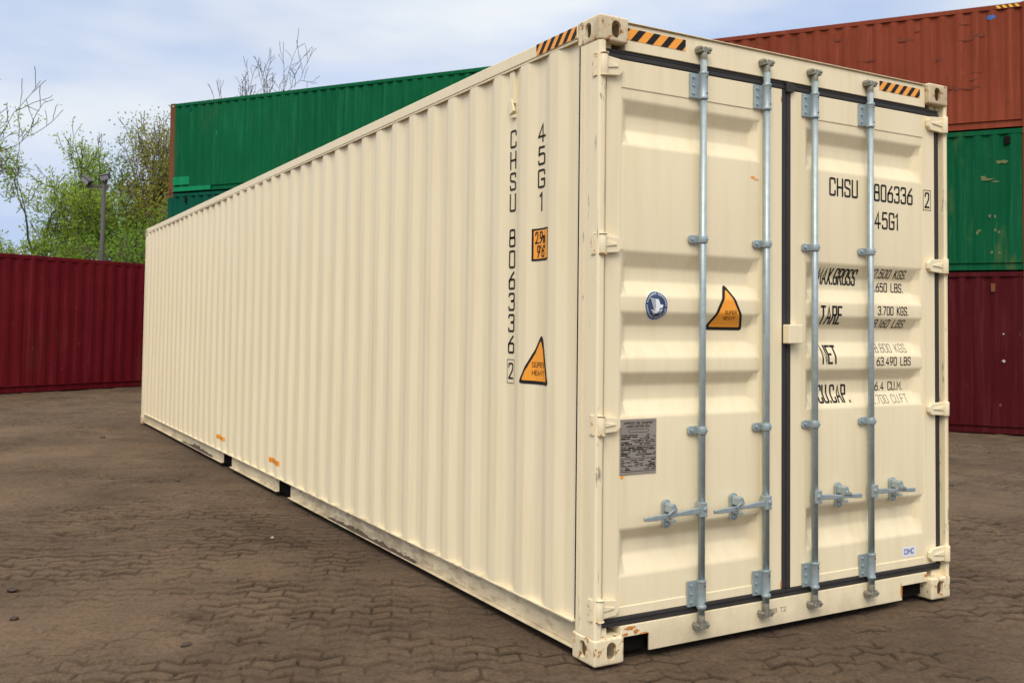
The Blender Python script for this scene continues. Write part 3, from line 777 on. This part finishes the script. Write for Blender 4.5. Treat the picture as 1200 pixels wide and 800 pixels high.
# warning triangle on the left door
def rtri(pts, r, n=6):
    out = []
    for i in range(3):
        A, B, C = Vector(pts[i-1]), Vector(pts[i]), Vector(pts[(i+1) % 3])
        p = B+(A-B).normalized()*r; q = B+(C-B).normalized()*r
        for k in range(n+1):
            t = k/n; m = p*(1-t)**2+B*2*t*(1-t)+q*t*t; out.append((m.x, m.y))
    return [out]
vb = [v for v in VB2 if 1.47 < v < 1.72]
T0 = [(.810, 1.715), (.937, 1.482), (.682, 1.482)]
def shrink(T, k):
    c = Vector((sum(p[0] for p in T)/3, sum(p[1] for p in T)/3)); return [tuple(c+(Vector(p)-c)*k) for p in T]
ws = on_surface('warning_sticker', 'black', dl, rtri(T0, .030), dfn(.0016), (), vb, 'orange warning triangle with a black border on the left door')
on_surface('warning_field', 'orange', ws, rtri(shrink(T0, .80), .014), dfn(.0026), (), vb)
on_surface('warning_text', 'black', ws, text_quads('SUPER', .016, width=.072, x=.785, z=1.560, sw=.14)+text_quads('HEAVY', .016, width=.072, x=.785, z=1.532, sw=.14), dfn(.0036), (), vb)
# data plate
dp = MB(); dp.box((.157, YD+STEP-.004, .822), (.364, YD+STEP-.0005, 1.072)); dpo = dp.build('data_plate', 'plate', dl, bevel=.001)
qs = text_quads('APPROVED FOR TRANSPORT', .009, width=.165, x=.178, z=1.050, sw=.16)+text_quads('UNDER CUSTOMS SEAL', .009, width=.135, x=.193, z=1.035, sw=.16)
random.seed(4)
for fr_ in ((.205, 1.012, .316, 1.026),):
    x0, z0, x1, z1 = fr_
    for p in ([(x0, z0), (x1, z0)], [(x1, z0), (x1, z1)], [(x1, z1), (x0, z1)], [(x0, z1), (x0, z0)]): qs += stroke_quads(p, .0016)
for k in range(21):
    z_ = 1.000-k*.0082; x_ = .164
    if k % 7 == 6: qs += stroke_quads([(.160, z_), (.361, z_)], .0018); continue
    while x_ < .350:
        l_ = random.uniform(.008, .035)
        if random.random() < .7: qs += stroke_quads([(x_, z_), (min(.357, x_+l_), z_)], .0032 if random.random() < .8 else .005)
        x_ += l_+random.uniform(.004, .014)
yp = YD+STEP-.0052
on_surface('data_plate_text', 'void', dpo, qs, lambda x, z: (x, yp, z))
rv = MB()
for x_ in (.163, .358):
    for z_ in (.828, 1.066): rv.tube([(x_, yp+.002, z_), (x_, yp-.002, z_)], .003, 8)
rv.build('rivet', 'zinc', dpo)
# maker's sticker
cs = on_surface('maker_sticker', 'white', dr, [[(2.078, .250), (2.192, .250), (2.192, .304), (2.078, .304)]], dfn(.0015), (), (), "small white sticker with blue capital letters")
on_surface('maker_sticker_text', 'blue', cs, text_quads('CIMC', .026, width=.076, x=2.096, z=.265, sw=.17, gap=.2), dfn(.0025))
# hazard tape
def tape(name, parent, u0, u1, z0, z1, fn, nst, label, lean=1):
    o = on_surface(name, 'orange', parent, [[(u0, z0), (u1, z0), (u1, z1), (u0, z1)]], lambda a, b: fn(a, b, .0015), label=label)
    p = (u1-u0)/nst; hh = z1-z0; q = []
    for k in range(-1, nst+1):
        a = u0+k*p+p*.30; sh = hh*.9*lean
        poly = [(a, z0), (a+p*.46, z0), (a+p*.46+sh, z1), (a+sh, z1)]
        q.append(poly)
    bm = bmesh.new()
    for poly in q: bm.faces.new([bm.verts.new((a, b, 0)) for a, b in poly])
    for c0, no in ((u0, (-1, 0, 0)), (u1, (1, 0, 0))):
        bmesh.ops.bisect_plane(bm, geom=bm.verts[:]+bm.edges[:]+bm.faces[:], plane_co=(c0, 0, 0), plane_no=no, clear_outer=True)
    for v in bm.verts: v.co = Vector(fn(v.co.x, v.co.y, .0025))
    me = bpy.data.meshes.new('stripes'); bm.to_mesh(me); bm.free(); me.materials.append(M['black'])
    s = bpy.data.objects.new('tape_stripes', me); col.objects.link(s); s.parent = o
hd = lambda a, b, e: (a, .030-e, b)
tape('hazard_tape', C0, .166, .520, 2.808, 2.862, hd, 4, 'black and orange hazard tape on the header, left end')
tape('hazard_tape', C0, 1.892, 2.230, 2.806, 2.858, hd, 5, 'black and orange hazard tape on the header, right end')
sdf = lambda a, b, e: (0-e, -a, b)
tape('hazard_tape', C0, -.540, -.184, 2.828, 2.883, sdf, 5, 'black and orange hazard tape on the side rail')
# ---- side wall lettering (reads down the wall; u grows towards the doors)
SB = [-p[0] for p in SP]
def sfn(off):
    def f(u, z): return (.004+interp(SP, -u)-off, -u, z)
    return f
def stext(chars, yc, z_top, pitch, h, wd, sw=.13):
    q = []
    for k, ch in enumerate(chars):
        if ch == ' ': continue
        z_ = z_top-k*pitch-h; gw = G[ch][0]; ww = wd*gw/.42
        q += text_quads(ch, h, width=ww, x=-yc-ww/2+(ww*.0), z=z_, sw=sw)
    us = [-a[0] for a in SP if abs(a[0]-yc) < .2]
    on_surface('lettering', 'black', so, q, sfn(.002), us)
stext('45G1', .520, 2.487, .114, .083, .056)
YC = .800
stext('CHSU', YC, 2.500, .1105, .083, .052)
stext('806336', YC, 1.985, .1095, .083, .052)
z2 = 1.298
on_surface('lettering', 'black', so, text_quads('2', .075, width=.040, x=-YC-.020, z=z2-.075, sw=.12)+sum([stroke_quads(p, .003) for p in ([(-YC-.036, z2-.10), (-YC+.034, z2-.10)], [(-YC+.034, z2-.10), (-YC+.034, z2+.02)], [(-YC+.034, z2+.02), (-YC-.036, z2+.02)], [(-YC-.036, z2+.02), (-YC-.036, z2-.10)])], []), sfn(.002), [-a[0] for a in SP if abs(a[0]-YC) < .2])
us = [-a[0] for a in SP if a[0] < .9]
hs = on_surface('height_sticker', 'black', so, [[(-.590, 1.812), (-.430, 1.812), (-.430, 1.972), (-.590, 1.972)]], sfn(.002), us, (), 'orange height sticker reading 2.9m and 9\'6"')
on_surface('height_field', 'orange', hs, [[(-.576, 1.822), (-.432, 1.822), (-.432, 1.962), (-.576, 1.962)]], sfn(.003), us)
on_surface('height_text', 'black', hs, text_quads('2.9m', .052, width=.090, x=-.562, z=1.900, sw=.15)+text_quads('9\'6"', .052, width=.075, x=-.545, z=1.832, sw=.15), sfn(.004), us)
T1 = [(-.500, 1.455), (-.405, 1.205), (-.690, 1.205)]
w2 = on_surface('warning_sticker', 'black', so, rtri(T1, .030), sfn(.002), us, (), 'orange warning triangle with a black border on the side wall')
on_surface('warning_field', 'orange', w2, rtri(shrink(T1, .80), .014), sfn(.003), us)
on_surface('warning_text', 'black', w2, text_quads('SUPER', .022, width=.105, x=-.575, z=1.290, sw=.14)+text_quads('HEAVY', .022, width=.105, x=-.575, z=1.250, sw=.14), sfn(.004), us)
for ya, yb, zc in ((6.70, 7.02, .290), (4.76, 5.06, .285)):
    us_ = [-a[0] for a in SP if ya-.2 < a[0] < yb+.2]
    o = on_surface('fork_pocket_marking', 'orange', so, [[(-yb, zc-.020), (-ya, zc-.022), (-ya, zc+.020), (-yb, zc+.024)]], sfn(.002), us_)
    q = []
    random.seed(int(ya)); a = -yb+.02
    while a < -ya-.03:
        q += stroke_quads([(a, zc-.012), (a+.012, zc+.010)], .008); q += stroke_quads([(a+.016, zc-.010), (a+.018, zc+.012)], .006); a += random.uniform(.035, .055)
    on_surface('fork_pocket_text', 'rust', o, q, sfn(.003), us_)
# vent bracket near the top of the side wall
mb = MB(); yb_ = .800
mb.box((.010, yb_-.022, 2.64), (.0395, yb_+.024, 2.808))
mb.prism([(yb_-.030, 2.600), (yb_+.014, 2.585), (yb_+.036, 2.652), (yb_-.006, 2.664)], .004, .016, 'x')
mb.box((.012, yb_-.026, 2.566), (.0395, yb_+.012, 2.582)); mb.build('vent_bracket', 'cream_sill', C0, bevel=.002)
# rust runs
def blot(name, cx, cz, rx, rz, fn, seed, mat='rust'):
    random.seed(seed); n = 22; P = []
    for k in range(n):
        a = 2*math.pi*k/n; r_ = random.uniform(.55, 1.0); P.append((cx+rx*r_*math.cos(a), cz+rz*r_*math.sin(a)))
    return P
sill = lambda x, z: (x, .0285, z)
on_surface('rust_mark', 'rust', C0, [blot('r', .215, .137, .04, .010, sill, 1), blot('r', .25, .118, .02, .012, sill, 2), blot('r', .190, .112, .02, .008, sill, 3), blot('r', .29, .104, .03, .005, sill, 5), blot('r', 2.058, .075, .008, .05, sill, 6), blot('r', 2.285-.02, .132, .02, .012, sill, 8)], sill)
on_surface('rust_mark', 'rust', dl, [blot('r', 1.158, .215, .006, .022, None, 6), blot('r', 1.157, 2.66, .004, .02, None, 8)], lambda x, z: (x, YD-.0015, z))
on_surface('rust_mark', 'orange', dl, [blot('r', .17, .812, .012, .010, None, 9), blot('r', .965, 2.245, .020, .007, None, 11), blot('r', .99, 2.236, .022, .004, None, 12)], dfn(.0015))

# =================================================================== other containers
def other_container(label, L_, H_, loc, rz, mat, postmat=None, castmat=None, phase=.30, depth=.036, pit=PIT, railmat=None, blank=0, dents=.02):
    """standard box; its long wall at local x = 0 is the one that faces the yard"""
    root = empty('shipping_container', loc, rz)
    tag(root, label, 'shipping container', 'shipping containers in the yard')
    postmat = postmat or mat; castmat = castmat or mat; railmat = railmat or mat
    castings(root, L_, W, H_, castmat)
    a0 = .19+blank
    pr = round_profile(corr_profile(a0, L_-.19, phase, depth, pit))
    if blank: pr = [(.19, .0)]+pr
    dn = (lambda a, e: dent(a, e, dents, int(L_*7+H_*31) % 90)) if dents else (lambda a, e: 0)
    nz = 14; zz = [.155+(H_-.095-.155)*k/nz for k in range(nz+1)]
    mb = MB(); mb.strip(pr, zz, lambda a, d, e: (.006+d+dn(a, e), a, e)); mb.build('side_wall', mat, root, smooth=True)
    mb = MB(); mb.strip(pr, zz, lambda a, d, e: (W-.006-d, a, e)); mb.build('side_wall', mat, root, smooth=True)
    ep = round_profile(corr_profile(.16, W-.16, .2, .04, .25, .09, .03))
    for yy, s in ((.012, 1), (L_-.012, -1)):
        mb = MB(); mb.strip(ep, [.12, H_-.11], lambda a, d, e: (a, yy+s*d, e)); mb.build('end_wall', mat, root, smooth=True)
    mb = MB(); mb.box((.04, .1, H_-.03), (W-.04, L_-.1, H_-.02)); mb.build('roof', mat, root)
    mb = MB(); mb.box((.05, .1, .10), (W-.05, L_-.1, .12)); mb.build('underframe', 'void', root)
    for sx in (0, 1):
        def X(v): return W-v if sx else v
        mb = MB(); mb.box((X(0), .179, H_-.095), (X(.06), L_-.179, H_-.012)); mb.build('top_rail', railmat, root, bevel=.004)
        mb = MB(); mb.box((X(.030), .179, .030), (X(.042), L_-.179, .145)); mb.box((X(.0), .179, .1455), (X(.06), L_-.179, .156)); mb.box((X(.008), .179, .018), (X(.06), L_-.179, .0295))
        mb.build('bottom_rail', railmat, root, bevel=.003)
    for ix in (0, 1):
        for iy in (0, 1):
            def P(x, y): return (W-x if ix else x, L_-y if iy else y)
            mb = MB(); mb.prism([P(*p) for p in ((.004, .004), (.15, .004), (.15, .05), (.06, .05), (.06, .15), (.05, .19), (.034, .19), (.004, .155))], .116, H_-.116, 'z')
            mb.build('corner_post', postmat, root, bevel=.004)
    for sx, dz in ((0, 1), (1, 1)):
        for yy, ey in ((.0, .05), (L_-.05, L_)):
            if sx: mb = MB(); mb.box((.165, yy+.005, H_-.11), (W-.165, ey-.005, H_-.02)); mb.build('end_header', postmat, root, bevel=.004)
            else: mb = MB(); mb.box((.165, yy+.005, .02), (W-.165, ey-.005, .12)); mb.build('end_sill', postmat, root, bevel=.004)
    DN[root.name] = dn
    return root
DN = {}
def vent(root, y, z, w_=.10, h_=.13, mat='void', nx=0.):
    mb = MB(); mb.prism([(y-w_/2, z-h_/2), (y+w_/2, z-h_/2), (y+w_/2, z+h_/2), (y-w_/2, z+h_/2)], -.008, .05, 'x'); mb.build('air_vent', mat, root, bevel=.006)
DV = Vector((-0.56132215, 0.8275974, 0)); RP = Vector((13.18014686, 7.67342899, 0))
RZ = math.atan2(-DV.x, DV.y)
def rowp(s, z): p = RP+DV*s; return (p.x, p.y, z)
SR = -1.37
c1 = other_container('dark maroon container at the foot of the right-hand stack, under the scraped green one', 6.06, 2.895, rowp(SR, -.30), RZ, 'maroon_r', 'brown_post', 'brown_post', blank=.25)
c2 = other_container('scraped dark green container between the maroon one below and the terracotta one above', 6.06, 2.545, rowp(SR, 2.60), RZ, 'green_r', 'brown_post', 'brown_post', blank=.12)
c3 = other_container('dented terracotta orange container topping the right-hand stack', 6.06, 2.255, rowp(SR, 5.15), RZ, 'terracotta', 'terracotta', 'terracotta', phase=.32)
vent(c1, .66, 2.60, .07, .15, 'brown_post'); vent(c2, .42, 2.33, .10, .14)
SL = 6.93
c4 = other_container('dark red container at the foot of the left-hand green stack, hidden behind the cream container', 12.19, 2.45, rowp(SL, .0), RZ, 'red_l')
c5 = other_container('blue-green container carrying the big bright green one, only its upper wall showing', 12.19, 2.50, rowp(SL, 2.465), RZ, 'green_d', 'green_d', 'brown_post')
c6 = other_container('bright green container topping the left-hand stack, with a rusty corner post', 12.19, 2.415, rowp(SL, 4.98), RZ, 'green_l', 'brown_post', 'brown_post')
vent(c5, 11.55, 2.30, .08, .12); vent(c6, 11.45, 2.22, .08, .12, 'green_d')
mb = MB(); mb.box((-.004, 11.45, .20), (.004, 12.03, .42)); mb.build('repair_patch', 'green_new', c6, bevel=.002)
mb = MB(); mb.box((-.004, 10.7, .03), (.004, 12.01, .144)); mb.build('rail_patch', 'green_new', c6, bevel=.002)
# yellow hazard tape and blue spot of the terracotta container
def yel(root, y0, y1, z0, z1, n, mat='yellow'):
    pass
M['yellow'] = plain('yellow_film', (.75, .48, .03), .5)
q = []
for k in range(4):
    a = .20+k*.10; q.append([(a, 2.17), (a+.05, 2.17), (a+.09, 2.225), (a+.04, 2.225)])
on_surface('hazard_tape', 'yellow', c3, q, lambda a, b: (-.0015, a, b))
M['bluepaint'] = plain('blue_paint', (.03, .10, .35), .6)
on_surface('blue_paint_mark', 'bluepaint', c3, [blot('b', .665, 2.03, .10, .055, None, 3)], lambda a, b: (.002+interp(corr_profile(.19, 5.87, .32), a)+DN[c3.name](a, b), a, b), [p[0] for p in corr_profile(.19, 1.2, .32)])
# scars in the terracotta wall: bent, scraped steel
random.seed(9)
pr3 = corr_profile(.19, 5.87, .32)
def scars(root, n, ylim, zlim, mat, seed, pr, smax=.16):
    random.seed(seed); q = []
    for k in range(n):
        a = random.uniform(*ylim); b = random.uniform(*zlim); q.append(blot('s', a, b, random.uniform(.02, smax), random.uniform(.01, .05), None, seed*7+k))
    on_surface('paint_scar', mat, root, q, lambda a, b: (.003+interp(pr, a)+DN[root.name](a, b), a, b), [p[0] for p in pr])
M['scar'] = plain('bare_rusty_steel', (.15, .036, .017), .9, 0, .5, 20)
scars(c3, 16, (.8, 3.8), (.6, 2.0), 'scar', 3, pr3, .20)
scars(c3, 5, (.3, 2.0), (.3, 1.0), 'scar', 5, pr3, .10)
M['palescar'] = plain('scraped_primer', (.13, .15, .06), .8, 0, .5, 20)
pr2 = corr_profile(.31, 5.87, .30)
scars(c2, 4, (.5, .95), (1.55, 2.05), 'palescar', 4, pr2, .20)
scars(c2, 9, (.45, 1.2), (.3, 1.0), 'palescar', 8, pr2, .03)
M['chalk'] = plain('chipped_pale', (.45, .40, .38), .8, 0, .3, 20)
pr1 = corr_profile(.44, 5.87, .30)
def one(root, cx, cz, rx, rz, mat, seed, pr): on_surface('paint_scar', mat, root, [blot('o', cx, cz, rx, rz, None, seed)], lambda a, b: (.003+interp(pr, a)+DN[root.name](a, b), a, b), [p[0] for p in pr])
one(c1, .50, 1.30, .035, .03, 'chalk', 2, [(0, 0), (.44, 0)]); one(c1, .50, 1.78, .02, .018, 'chalk', 3, [(0, 0), (.44, 0)])
one(c1, .56, .52, .035, .03, 'scar', 4, pr1)
# the red one on the left
d_ = Vector((.8695, .4939, 0)); p0 = Vector((-1.58, 18.814, 0))+d_*4.6
rl = other_container('long dark red container standing on the ground at the left, below the trees', 12.19, 2.896, (p0.x, p0.y, 0), math.atan2(d_.x, -d_.y), 'red_l', 'red_l', 'red_l', depth=.022)

# =================================================================== trees
def leafmat(name, c, c2):
    m, t, b = newmat(name)
    oi = node(t, 'ShaderNodeNewGeometry').outputs['Random Per Island']
    cc = mixc(t, oi, c, c2)
    t.links.new(cc, b.inputs['Base Color']); b.inputs['Roughness'].default_value = .6
    tr = node(t, 'ShaderNodeBsdfTranslucent'); t.links.new(cc, tr.inputs[0])
    ms = node(t, 'ShaderNodeMixShader', i_0=.6); t.links.new(b.outputs[0], ms.inputs[1]); t.links.new(tr.outputs[0], ms.inputs[2])
    t.links.new(ms.outputs[0], t.nodes['Material Output'].inputs[0]); return m
M['leaf_spring'] = leafmat('leaf_spring', (.24, .38, .03), (.42, .54, .09))
M['leaf_mid'] = leafmat('leaf_mid', (.12, .25, .02), (.24, .38, .045))
M['leaf_olive'] = leafmat('leaf_olive', (.24, .25, .03), (.40, .38, .07))
M['bark'] = plain('bark', (.085, .065, .048), .9, 0, .3, 6)
M['bark_dark'] = plain('bark_dark', (.05, .038, .030), .9, 0, .3, 6)
M['bark_pale'] = plain('bark_pale', (.14, .115, .09), .9, 0, .3, 6)
M['bark_green'] = plain('bark_mossy', (.07, .085, .03), .9, 0, .3, 6)
def tree(label, loc, height, seed, crown, leaf=None, nleaf=9000, lsize=.10, spread=.55, bark='bark', levels=5, lean=(0, 0), trunk_r=.17, first=.28, clump=.35, updir=.35, group='trees behind the containers', name='deciduous_tree', kids=3, ratio=.70, leaf2=None):
    random.seed(seed)
    root = empty(name, loc); tag(root, label, 'tree', group)
    segs = []; tips = []
    def grow(p, d, length, r, lev):
        n = 5 if lev < 2 else 4; pts = [p.copy()]; rs = [r]
        for k in range(n):
            j = .16 if lev else .06
            d = (d+Vector((random.gauss(0, j), random.gauss(0, j), random.gauss(0, j*.6)+updir*.06*(lev > 0)))).normalized()
            p = p+d*length/n; pts.append(p.copy()); rs.append(max(.010, r*(1-.45*(k+1)/n)))
            if lev >= levels-2: tips.append((p.copy(), lev))
            if k >= (0 if lev else 1) and lev < levels and k < n-1 and random.random() < (.75 if lev else .8):
                a = random.uniform(0, 2*math.pi); sp = random.uniform(.7, 1.25)*spread*1.4
                ax = d.orthogonal().normalized(); ax.rotate(Matrix.Rotation(a, 3, d))
                dd = (d*math.cos(sp)+ax*math.sin(sp)+Vector((0, 0, updir*.2))).normalized()
                grow(p.copy(), dd, length*ratio*random.uniform(.65, 1.0), rs[-1]*.6, lev+1)
        segs.append((pts, rs))
        if lev < levels:
            for q in range(kids-1 if lev else kids):
                a = random.uniform(0, 2*math.pi); sp = random.uniform(.35, 1.0)*spread
                ax = d.orthogonal().normalized(); ax.rotate(Matrix.Rotation(a, 3, d))
                dd = (d*math.cos(sp)+ax*math.sin(sp)+Vector((0, 0, updir*.2))).normalized()
                grow(p.copy(), dd, length*ratio*random.uniform(.75, 1.1), rs[-1]*.72, lev+1)
        else: tips.append((p.copy(), lev))
    grow(Vector((0, 0, -.1)), Vector((0, 0, 1)), height*first, trunk_r, 0)
    zmax = max(q.z for s in segs for q in s[0]); k = height/zmax
    tp = np.array([tuple(t_[0]) for t_ in tips]); hi = tp[tp[:, 2] > zmax*.45]; mx_, my_ = hi[:, 0].mean(), hi[:, 1].mean()
    rr = np.percentile(np.hypot(tp[:, 0]-mx_, tp[:, 1]-my_), 88); kr = crown/rr
    def fit(q):
        f = min(1, max(0, q.z/(zmax*.6)))
        return Vector(((q.x-mx_*f)*kr+lean[0]*q.z*k, (q.y-my_*f)*kr+lean[1]*q.z*k, q.z*k))
    main = MB(); twig = MB()
    for pts, rs in segs:
        pp = [fit(q) for q in pts]
        (main if rs[0] > trunk_r*.5 else twig).tube(pp, rs, 7 if rs[0] > .04 else 4, caps=False)
    main.build('trunk', bark, root); twig.build('branches', bark, root)
    if leaf and nleaf:
        T = [fit(p) for p, l in tips]
        rs_ = np.random.default_rng(seed); idx = rs_.integers(0, len(T), nleaf)
        # some tips carry more leaves than others
        wgt = rs_.random(len(T))**2+.05; wgt /= wgt.sum(); idx = rs_.choice(len(T), nleaf, p=wgt)
        Tn = np.array([tuple(p) for p in T]); cen = Tn[idx]+rs_.normal(0, clump, (nleaf, 3))*np.array([1, 1, .8])
        a = rs_.normal(size=(nleaf, 3)); a /= np.linalg.norm(a, axis=1)[:, None]; b = np.cross(a, rs_.normal(size=(nleaf, 3))); b /= np.linalg.norm(b, axis=1)[:, None]
        sz = (lsize*(.6+.8*rs_.random(nleaf)))[:, None]
        V = np.stack([cen-a*sz, cen+b*sz*.5, cen+a*sz, cen-b*sz*.5], 1).reshape(-1, 3)
        me = bpy.data.meshes.new('foliage'); me.from_pydata(V.tolist(), [], np.arange(nleaf*4).reshape(-1, 4).tolist()); me.update()
        me.materials.append(M[leaf])
        o = bpy.data.objects.new('foliage', me); col.objects.link(o); o.parent = root
    return root
def at(px, depth, z=0.):
    """world point on the ground under photo column px at that distance"""
    x = (px-600)/(FOC*1000); d = Vector((fw.x, fw.y, 0))+Vector((r1.x, r1.y, 0))*x; p = EYE+d*depth; return (p.x, p.y, z)
tree('sparse spring tree with mossy trunk and low arching boughs, above the red container', at(66, 34), 8.7, 11, 2.6, 'leaf_spring', 17000, .050, .85, 'bark_green', 5, trunk_r=.13, clump=.13, first=.22, updir=.05)
tree('slender spring tree in bright new leaf between the sparse tree and the floodlight pole', at(104, 38), 9.3, 23, 1.9, 'leaf_spring', 19000, .055, .65, 'bark_green', 5, clump=.17, trunk_r=.12, updir=.15)
tree('bushy mid green tree directly behind the floodlight pole', at(148, 37), 9.3, 31, 2.0, 'leaf_mid', 15000, .052, .65, 'bark', 5, clump=.20, first=.2, updir=.1)
tree('tall olive brown tree in bud crowding the rusty corner of the green stack', at(184, 36), 9.6, 48, 1.4, 'leaf_olive', 20000, .050, .6, 'bark', 5, clump=.22, first=.2, updir=.1)
tree('dark green bushy tree low behind the far end of the cream container', at(165, 33), 5.6, 53, 1.9, 'leaf_mid', 13000, .052, .6, 'bark', 5, clump=.30, first=.18, updir=.1)
tree('bare twigged tree at the left edge of the view, with only a few leaves', at(-68, 30), 9.4, 61, 2.2, 'leaf_spring', 300, .05, .75, 'bark_pale', 4, clump=.15, trunk_r=.10, updir=.15, kids=3)
tree('leafless tree with crooked branches rising above the roof of the bright green container', at(294, 46), 14.9, 74, 2.8, None, 0, .1, .75, 'bark_dark', 5, trunk_r=.24, updir=.1)
tree('thin leafless tree left of the crooked one, its twigs just clearing the green container', at(262, 47), 14.5, 85, 2.6, None, 0, .1, .75, 'bark_dark', 5, trunk_r=.18, updir=.1)
tree('low bright green shrubby tree at the foot of the sparse tree, over the red container', at(52, 31), 3.1, 97, 1.9, 'leaf_spring', 6000, .05, .8, 'bark', 4, clump=.22, trunk_r=.06, first=.16)
tree('small tree top in first leaf showing over the roof of the terracotta container', at(893, 40), 13.9, 99, 1.2, 'leaf_spring', 900, .07, .6, 'bark', 5, trunk_r=.15, clump=.2)
h_ = MB()
rs_ = np.random.default_rng(3); n_ = 60000
hx = rs_.uniform(-55, 60, n_); hd_ = rs_.uniform(0, 4, n_); hz = rs_.random(n_)**1.2*(3.0+.9*np.sin(hx*.35)+.6*np.sin(hx*1.1))
C_ = np.array([at(600, 60)])+np.outer(hx, np.array([r1.x, r1.y, 0]))+np.outer(hd_, np.array([fw.x, fw.y, 0])); C_[:, 2] = hz
a = rs_.normal(size=(n_, 3)); a /= np.linalg.norm(a, axis=1)[:, None]; b = np.cross(a, rs_.normal(size=(n_, 3))); b /= np.linalg.norm(b, axis=1)[:, None]; sz = .16
V = np.stack([C_-a*sz, C_+b*sz*.6, C_+a*sz, C_-b*sz*.6], 1).reshape(-1, 3)
me = bpy.data.meshes.new('undergrowth'); me.from_pydata(V.tolist(), [], np.arange(n_*4).reshape(-1, 4).tolist()); me.materials.append(M['leaf_mid'])
o = bpy.data.objects.new('undergrowth', me); col.objects.link(o); tag(o, 'low green undergrowth along the far edge of the yard', 'undergrowth', kind='stuff')

# =================================================================== floodlight pole
PB = at(118.2, 25.0)
fp = empty('floodlight_pole', PB); tag(fp, 'grey pole with two floodlights on a crossarm, behind the red container', 'lamp post')
rz_ = math.atan2(r1.y, r1.x); MR = Matrix.Rotation(rz_, 4, 'Z')
mb = MB(); mb.tube([(0, 0, -.1), (0, 0, 2.5), (0, 0, 5.15)], [.07, .06, .05], 12); mb.build('pole', 'pole', fp)
mb = MB(); mb.box((-.45, -.03, 4.98), (.12, .03, 5.05), MR); mb.build('crossarm', 'pole', fp)
for x_, tl, zz_, mt in ((-.43, 35, 5.17, 'tyre_black'), (.05, -12, 5.26, 'pole')):
    hm = MR @ Matrix.Translation((x_, -.05, zz_)) @ Matrix.Scale(.75, 4) @ Euler((R(20), R(tl), 0)).to_matrix().to_4x4()
    mb = MB(); mb.box((-.17, -.10, -.09), (.17, .10, .09), hm); mb.box((-.19, -.13, .091), (.19, .13, .11), hm); ho = mb.build('floodlight', mt, fp, bevel=.01)
    mb = MB(); mb.box((-.14, -.115, -.07), (.14, -.102, .07), hm); mb.build('lamp_glass', 'lampglass', ho)
    mb = MB(); mb.box((x_-.02, -.02, 5.03), (x_+.02, .02, zz_-.07), MR); mb.build('lamp_bracket', 'pole', ho)

# =================================================================== stones
def gpx(px, py):
    x = (px-600)/(FOC*1000); y = (400+CY*1000-py)/(FOC*1000); d = fw+r1*x+u1*y; t = -EYE.z/d.z; return EYE+d*t
def stone(px, py, size, seed, label, mat='stone', flat=.45):
    p = gpx(px, py); z, _, _ = ground_fields(np.array([p.x]), np.array([p.y]))
    bm = bmesh.new(); bmesh.ops.create_icosphere(bm, subdivisions=2, radius=1); random.seed(seed)
    for v in bm.verts: v.co = Vector((v.co.x*size, v.co.y*size*.7, v.co.z*size*flat))*random.uniform(.8, 1.15)
    me = bpy.data.meshes.new('stone'); bm.to_mesh(me); bm.free(); me.materials.append(M[mat])
    o = bpy.data.objects.new('stone', me); col.objects.link(o); o.location = (p.x, p.y, float(z[0])+size*flat*.3); o.rotation_euler = (0, 0, random.uniform(0, 3))
    tag(o, label, 'stone', 'stones on the muddy ground')
stone(218, 754, .030, 1, 'dark rounded stone on the bare mud near the bottom left of the view')
stone(16, 724, .028, 2, 'dark flat clod at the left edge, below the larger clod')
stone(14, 690, .036, 3, 'larger dark clod on the ground at the left edge')
stone(208, 565, .035, 4, 'small dark stone farther back, level with the fork pockets of the cream container')
stone(319, 629, .016, 5, 'tiny pale stone beside the wheel marks left of the cream container', 'palestone')
stone(346, 724, .028, 6, 'dark pointed stone right of the rounded one, left of the cream container', 'stone', .25)
stone(120, 512, .045, 7, 'small dark stone on smooth mud in front of the long red container')
stone(1112, 552, .05, 8, 'dark clod on the ground just right of the cream container doors')
